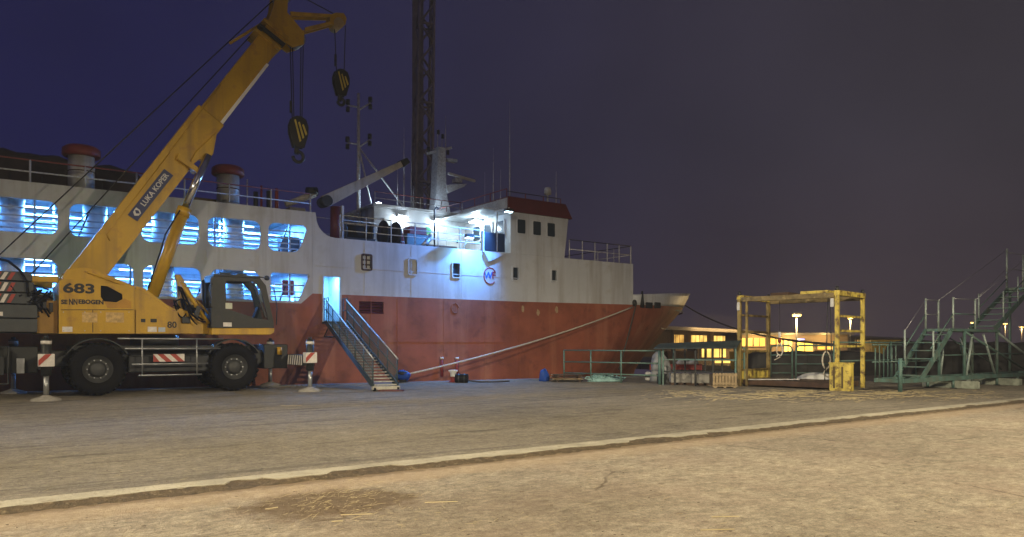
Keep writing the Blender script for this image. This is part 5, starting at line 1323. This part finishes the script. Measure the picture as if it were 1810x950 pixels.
for s_, t_, z0, z1 in ((28.75, TF0, 2.2, 3.35), (28.9, TN0, 2.2, 3.35), (29.75, TF0, 2.2, 3.3), (30.7, TN0, 2.2, 3.35), (27.2, TF0, .9, 2.15), (27.4, TN0, 1.0, 2.1), (33.2, TF0, 2.6, 3.7), (35.9, TF0, 4.05, 5.75), (36.1, TN0, 4.05, 5.55), (37.6, TF0, 4.05, 5.6), (37.8, TN0, 4.05, 5.6)):
    vpost(s_, t_, z0, z1, .035, M_gpale)
for p, q in (((28.75, TF0, 3.3), (29.75, TF0, 3.3)), ((28.75, TF0, 2.75), (29.75, TF0, 2.75)), ((28.9, TN0, 3.3), (30.7, TN0, 3.32)), ((35.9, TF0, 4.9), (37.6, TF0, 4.9)), ((35.9, TF0, 5.6), (39.5, TF0, 5.6))):
    B().cyl(p, q, .016, n=8).obj('guard_wire', M_galv, stw)
for p, q in (((27.2, TF0, 2.1), (28.75, TF0, 3.3)), ((29.75, TF0, 3.3), (35.9, TF0, 5.7)), ((30.7, TN0, 3.3), (36.1, TN0, 5.5)), ((33.2, TF0, 3.6), (35.9, TF0, 4.9))):
    B().cyl(p, q, .010, n=6).obj('guard_wire', M_galv, stw)
for p, q in (((29.8, TN0, 2.1), (35.4, TN0, .55)), ((32.6, TN0, 2.1), (37.2, TN0, .6)), ((29.95, TN0, .45), (30.45, TN0, 2.0)), ((29.9, TF0, .45), (30.3, TF0, 2.0)), ((32.4, TN0, .45), (31.4, TN0, 2.0)), ((32.5, TF0, .45), (31.6, TF0, 1.9))):
    B().cyl(p, q, .045, n=10).obj('brace', M_gpale if p[0] > 29.85 else M_green, stw)
for p, q in (((27.2, TN0, 1.45), (28.9, TN0, 2.75)), ((27.2, TF0, 1.5), (28.75, TF0, 2.75)), ((28.9, TN0, 2.75), (30.7, TN0, 2.75)), ((33.2, TF0, 3.1), (35.9, TF0, 4.45)), ((33.2, TN0, 3.3), (36.0, TN0, 4.7)), ((35.4, TF0, .55), (30.0, TF0, 2.05)), ((36.2, TN0, .5), (37.6, TN0, 3.9)), ((29.8, TF0, 1.2), (39, TF0, 1.2)), ((29.8, TN0, 1.25), (36.2, TN0, 1.25)), ((26.2, TF0, 1.0), (29.8, TF0, 1.0))):
    B().cyl(p, q, .022, n=8).obj('tie_bar', M_green, stw)
for s_, z0_, z1_ in ((33.2, 2.5, 3.75), (34.6, 3.2, 4.4)): vpost(s_, TN0, z0_, z1_, .03, M_gpale)
for tt in (TN0, TF0): B().box(25.2, 39, tt - .06, tt + .06, .30, .45).obj('base_beam', M_green, stw, bevel=.01)
for s_ in (25.3, 28.9, 32.5, 37): B().box(s_ - .06, s_ + .06, TN0 + .061, TF0 - .061, .31, .44).obj('cross_beam', M_green, stw)
for s_ in (28.9, 32.6, 37):
    for tt in (TN0, TF0):
        ft = B().cyl((s_, tt, .02), (s_, tt, .30), .05, n=10).obj('foot', M_green, stw); B().cyl((s_, tt, .002), (s_, tt, .03), .12, n=12).obj('foot_plate', M_dark, ft)
for i in range(6): vpost(25.4 + i * .28, TF0 + .12, .45, 1.62 if i % 2 else 1.5, .022)
for z in (1.0, 1.6): B().cyl((25.2, TF0 + .12, z), (27.2, TF0 + .12, z), .022, n=8).obj('side_rail', M_green, stw)
vpost(25.2, TN0 + .05, .002, 1.15, .07); vpost(26.9, TF0, .002, 1.0, .035, M_gpale)
for k, (s_, lb) in enumerate(((29.2, 'pale weathered timber sleeper under the stair base, nearer the gantry'), (32.9, 'pale weathered timber sleeper under the stair base, nearer the picture edge'))):
    o = root('timber_sleeper', lb, 'timber', (s_, 12.3, 0)); 
    B().box(s_ - .12, s_ + .12, 12.0, 13.9, .004, .28).obj('beam', M_gwood, o, bevel=.02)
    B().box(s_ - .13, s_ + .13, 11.98, 12.0, .02, .26).obj('end_plate', M_gwood, o)
# long green railing behind the stairs
gl = root('green_railing', 'long green two bar railing behind the boarding stairs', 'railing', (28, 16.6, 0))
for i in range(8): B().cyl((27.6 + i * 2.2, 16.6, .002), (27.6 + i * 2.2, 16.6, 1.75), .04, n=10).obj('post', M_green, gl)
for z in (.95, 1.70): B().cyl((27.6, 16.6, z), (43, 16.6, z), .035, n=10).obj('rail', M_green, gl)

# ================================================================== LATTICE CRANE BOOM BEHIND THE SHIP
lt = root('lattice_tower', 'dark lattice crane boom rising behind the ship bridge', 'crane', (*at(741, 78), 0), .35, False)
HB = 52.0; z0 = 2.0
def lw(z): return .98 - .006 * z
lean = .018
B().box(-3, 3, -3, 3, -2.4, 2.4).obj('base_house', M_boomdark, lt, bevel=.05)
corn = ((-1, -1), (1, -1), (1, 1), (-1, 1))
for a_, c_ in corn:
    B().cyl((a_ * lw(z0), c_ * lw(z0), z0), (a_ * lw(HB) + lean * HB, c_ * lw(HB), HB), .17, .15, n=10).obj('chord', M_boomdark, lt)
nb_ = 24
for i in range(nb_):
    za, zb_ = z0 + (HB - z0) * i / nb_, z0 + (HB - z0) * (i + 1) / nb_
    for k in range(4):
        p, q = corn[k], corn[(k + 1) % 4]
        if i % 2: p, q = q, p
        B().cyl((p[0] * lw(za) + lean * za, p[1] * lw(za), za), (q[0] * lw(zb_) + lean * zb_, q[1] * lw(zb_), zb_), .12, n=6).obj('lattice_brace', M_boomdark, lt)
        if i % 4 == 0:
            p, q = corn[k], corn[(k + 1) % 4]; B().cyl((p[0] * lw(za) + lean * za, p[1] * lw(za), za), (q[0] * lw(za) + lean * za, q[1] * lw(za), za), .12, n=6).obj('lattice_frame', M_boomdark, lt)
B().box(-.6, .6, .60, .68, 2.4, 51).obj('ladder_panel', M_boomdark, lt)
# ================================================================== FAR SHEDS AND LAMPS
def glow_pane(parent, x0, x1, z0, z1, y, m):
    fr = B().prism([(x0 - .08, z0 - .08), (x1 + .08, z0 - .08), (x1 + .08, z1 + .08), (x0 - .08, z1 + .08)], y - .12, y, holes=[[(x0, z0), (x1, z0), (x1, z1), (x0, z1)]]).obj('pane_frame', M_shed, parent)
    B().box(x0, x1, y - .05, y - .02, z0, z1).obj('pane', m, fr)
    k = max(1, int((x1 - x0) / 1.6))
    for i in range(1, k + 1): B().box(x0 + (x1 - x0) * i / (k + 1) - .04, x0 + (x1 - x0) * i / (k + 1) + .04, y - .1, y - .05, z0, z1).obj('mullion', M_shed, fr)
p0, p1 = Vector((*at(1120, 98), 0)), Vector((*at(1600, 290), 0))
e = (p1 - p0); L = e.length; yw = math.atan2(e.y, e.x)
wh_ = root('long_warehouse', 'long low warehouse with yellow lit bays beyond the bow', 'building', p0, yw, False)
B().box(0, L, .2, 18, 0, 3.75).obj('wall', M_shed, wh_)
rf = B().box(-1, L + 1, -1.5, 19, 3.76, 4.15).obj('roof', M_shedroof, wh_)
B().box(-1, L + 1, -1.62, -1.5, 3.70, 4.22).obj('gutter', mat('gutter_pale', (.34, .31, .27), .6), rf)
x = 2.0; i = 0; rw = random.Random(2)
while x < 150:
    w = rw.uniform(4.5, 9)
    if rw.random() < .8: glow_pane(wh_, x, x + w, 1.9, 3.1, .2, E_yel if rw.random() < .6 else E_yel2)
    B().box(x - .9, x - .5, -.6, -.2, 0, 3.75).obj('column', M_shed, wh_)
    x += w + 1.6
light('added_warehouse_fill', 'AREA', (*(p0 + e * .12 - Vector((-e.y, e.x, 0)).normalized() * 3)[:2], 6), 2000, (1, .66, .28), size=25, size_y=1, aim=(*(p0 + e * .12)[:2], 1.5))  # unseen fill light added to brighten the warehouse wall
Y = 62.0
def shed(name, label, u0_, u1_, h, glow_panes):
    X0 = at(u0_, Y)[0]; fx_ = lambda u: at(u, Y)[0] - X0
    g_ = root(name, label, 'building', (X0, Y, 0), 0, False)
    B().box(0, fx_(u1_), .2, 4, 0, h).obj('wall', M_shed, g_)
    B().box(-.3, fx_(u1_) + .3, -.4, 4.3, h + .001, h + .16).obj('roof', M_shedroof, g_)
    for a_, b_, v0, v1, m_ in glow_panes: glow_pane(g_, fx_(a_), fx_(b_), zz(v1, Y), zz(v0, Y), .2, m_)
    return g_, fx_
shed('gate_hut', 'small hut whose glowing yellow panes stand in for lit machinery', 1234, 1298, 1.52, ((1241, 1258, 617, 632, E_yel), (1262, 1284, 617, 632, E_yel), (1264, 1292, 637, 642, E_yel)))  # emissive panes stand in for yellow machinery under lamps
sh, fx = shed('low_shed', 'low brown shed with windows and panes glowing for lit machinery', 1306, 1500, 2.45, ((1312, 1331, 598, 612, E_yel2), (1334, 1353, 598, 612, E_yel2), (1362, 1384, 597, 609, E_yel2), (1387, 1401, 600, 622, E_yel),
    (1409, 1438, 604, 621, emat('bright_glow_pane', (1, .66, .1), 1.9, .3, .5)), (1364, 1386, 637, 642, E_yel2), (1446, 1474, 606, 618, E_yel2), (1318, 1350, 622, 634, E_yel2)))  # besides real windows, some panes glow in place of lit machinery
B().cyl((fx(1412), -.3, 2.0), (fx(1412), -.3, 2.12), .35, n=12).obj('blue_sign_lamp', E_bluewin, sh)
for u_, e_ in ((1340, 45), (1400, 60), (1460, 40)):
    x_, y_ = at(u_, 61.2); light('added_shed_fill', 'POINT', (x_, y_, 2.2), e_ * 3, (1, .66, .22), size=.1)  # fill lights without fittings, added to wash the shed wall
M_och = mat('ochre_paint', (.48, .33, .07), .6, var=.35, scale=2, spots=(3, (.14, .08, .03), .8))
for k, (u0, u1, v0, v1, Yc, lb, m_) in enumerate(((1302, 1358, 622, 648, 46, 'ochre steel skip seen through the gantry ladder posts', M_och), (1364, 1402, 630, 650, 45, 'small ochre skip between the gantry and its chain hook', M_och),
        (1180, 1232, 622, 640, 48, 'dark skip behind the livestock race', M_brown), (1440, 1476, 622, 646, 47, 'rusty skip behind the strap loop', M_brown), (1540, 1590, 602, 640, 50, 'ochre skip with high sides behind the green side rails', M_och))):
    x0_, x1_ = at(u0, Yc)[0], at(u1, Yc)[0]; w_ = (x1_ - x0_) / 2; h_ = zz(v0, Yc)
    g_ = root('steel_skip', lb, 'skip', ((x0_ + x1_) / 2, Yc, 0), 0, False, 'steel skips stored behind the gantry')
    B().prism([(-w_ * .88, .05), (w_ * .88, .05), (w_, h_), (-w_, h_)], 0, 1.6).obj('tub', m_, g_)
    B().box(-w_ - .05, w_ + .05, -.05, .05, h_ - .08, h_ + .04).obj('rim', m_, g_)
    for q in (-.66, -.22, .22, .66): B().box(w_ * q - .04, w_ * q + .04, -.06, -.001, .08, h_ - .08).obj('rib', m_, g_)
    for q in (-.7, .7): B().box(w_ * q - .08, w_ * q + .08, .1, 1.5, .002, .05).obj('skid', M_dark, g_)
def lamp_post(u, v, Y, label, e_):
    x, y = at(u, Y); z = zz(v, Y)
    l_ = root('yard_lamp', label, 'lamp post', (x, y, 0), 0, False, 'yellow yard lamps in the distance')
    B().cyl((0, 0, 0), (0, 0, z), .09, .05, n=10).obj('pole', mat('lamp_pole', (.35, .33, .28), .6), l_)
    hd_ = B().box(-.32, .32, -.2, .2, z, z + .14).obj('lamp_head', M_galv, l_, bevel=.03)
    B().box(-.28, .28, -.16, .16, z - .14, z - .004).obj('lens', E_lamp, hd_)
    if e_: light('yard_lamp_light', 'POINT', (x, y, z - .3), e_, (1, .72, .34), size=.3)
lamp_post(1408, 556, 57, 'tall lit yard lamp seen through the middle of the gantry', 1500)
lamp_post(1503, 562, 95, 'lit yard lamp seen through the ladder end of the gantry', 1500)
lamp_post(1720, 570, 100, 'lit yard lamp just under the upper stair flight', 500)
lamp_post(1777, 572, 120, 'lit yard lamp behind the stairs below the upper platform', 500)
lamp_post(1806, 578, 130, 'lit yard lamp at the picture edge behind the stairs', 500)

# ================================================================== YARD FLOODLIGHT MASTS (behind the viewer, light the yard)
def flood_mast(x, y, z, heads, label, col=(1, .85, .585)):
    m_ = root('floodlight_mast', label, 'light mast', (x, y, YZ), 0, False, 'yard floodlight masts')
    B().cyl((0, 0, 0), (0, 0, z), .28, .14, n=16).obj('mast_pole', M_galv, m_)
    B().box(-1.4, 1.4, -.06, .06, z, z + .12).obj('crossarm', M_galv, m_)
    for i in (-1, 0, 1):
        h_ = B().box(i - .25, i + .25, .08, .34, z - .02, z + .36).obj('flood_head', M_dark, m_, bevel=.03)
        B().box(i - .21, i + .21, .345, .355, z + .02, z + .32).obj('lens', E_flash, h_)
    for i, (aim, e_, spot) in enumerate(heads):
        light('yard_flood', 'SPOT', (x + i - .5, y + .6, z + .1), e_, col, size=.35, aim=aim, spot=spot, blend=1.0)
flood_mast(-5, -12, 9.5, (((2.5, 9, 0), 32000, 66), ((-7, 21, 0), 11000, 46)), 'galvanised floodlight mast standing behind the viewer')
flood_mast(22, 2, 12, (((5, 12, 0), 30000, 66), ((12, 23, 0), 22000, 50)), 'galvanised floodlight mast beside the yard, towards the boarding stairs')
flood_mast(-28, 0, 18, (((2, 10, 0), 36000, 84),), 'tall galvanised floodlight mast beside the yard, on the crane side')

# ================================================================== HAZE
hm = bpy.data.materials.new('haze_air'); hm.use_nodes = True; hn = hm.node_tree.nodes; hn.clear()
ho = hn.new('ShaderNodeOutputMaterial'); pv = hn.new('ShaderNodeVolumePrincipled'); pv.inputs['Density'].default_value = .0011
pv.inputs['Color'].default_value = (.82, .86, .92, 1); pv.inputs['Anisotropy'].default_value = .35
hm.node_tree.links.new(pv.outputs[0], ho.inputs['Volume'])
hz = B().box(-180, 420, -70, 420, -7.2, 62).obj('haze', hm); hz['kind'] = 'stuff'
sc.cycles.volume_bounces = 0
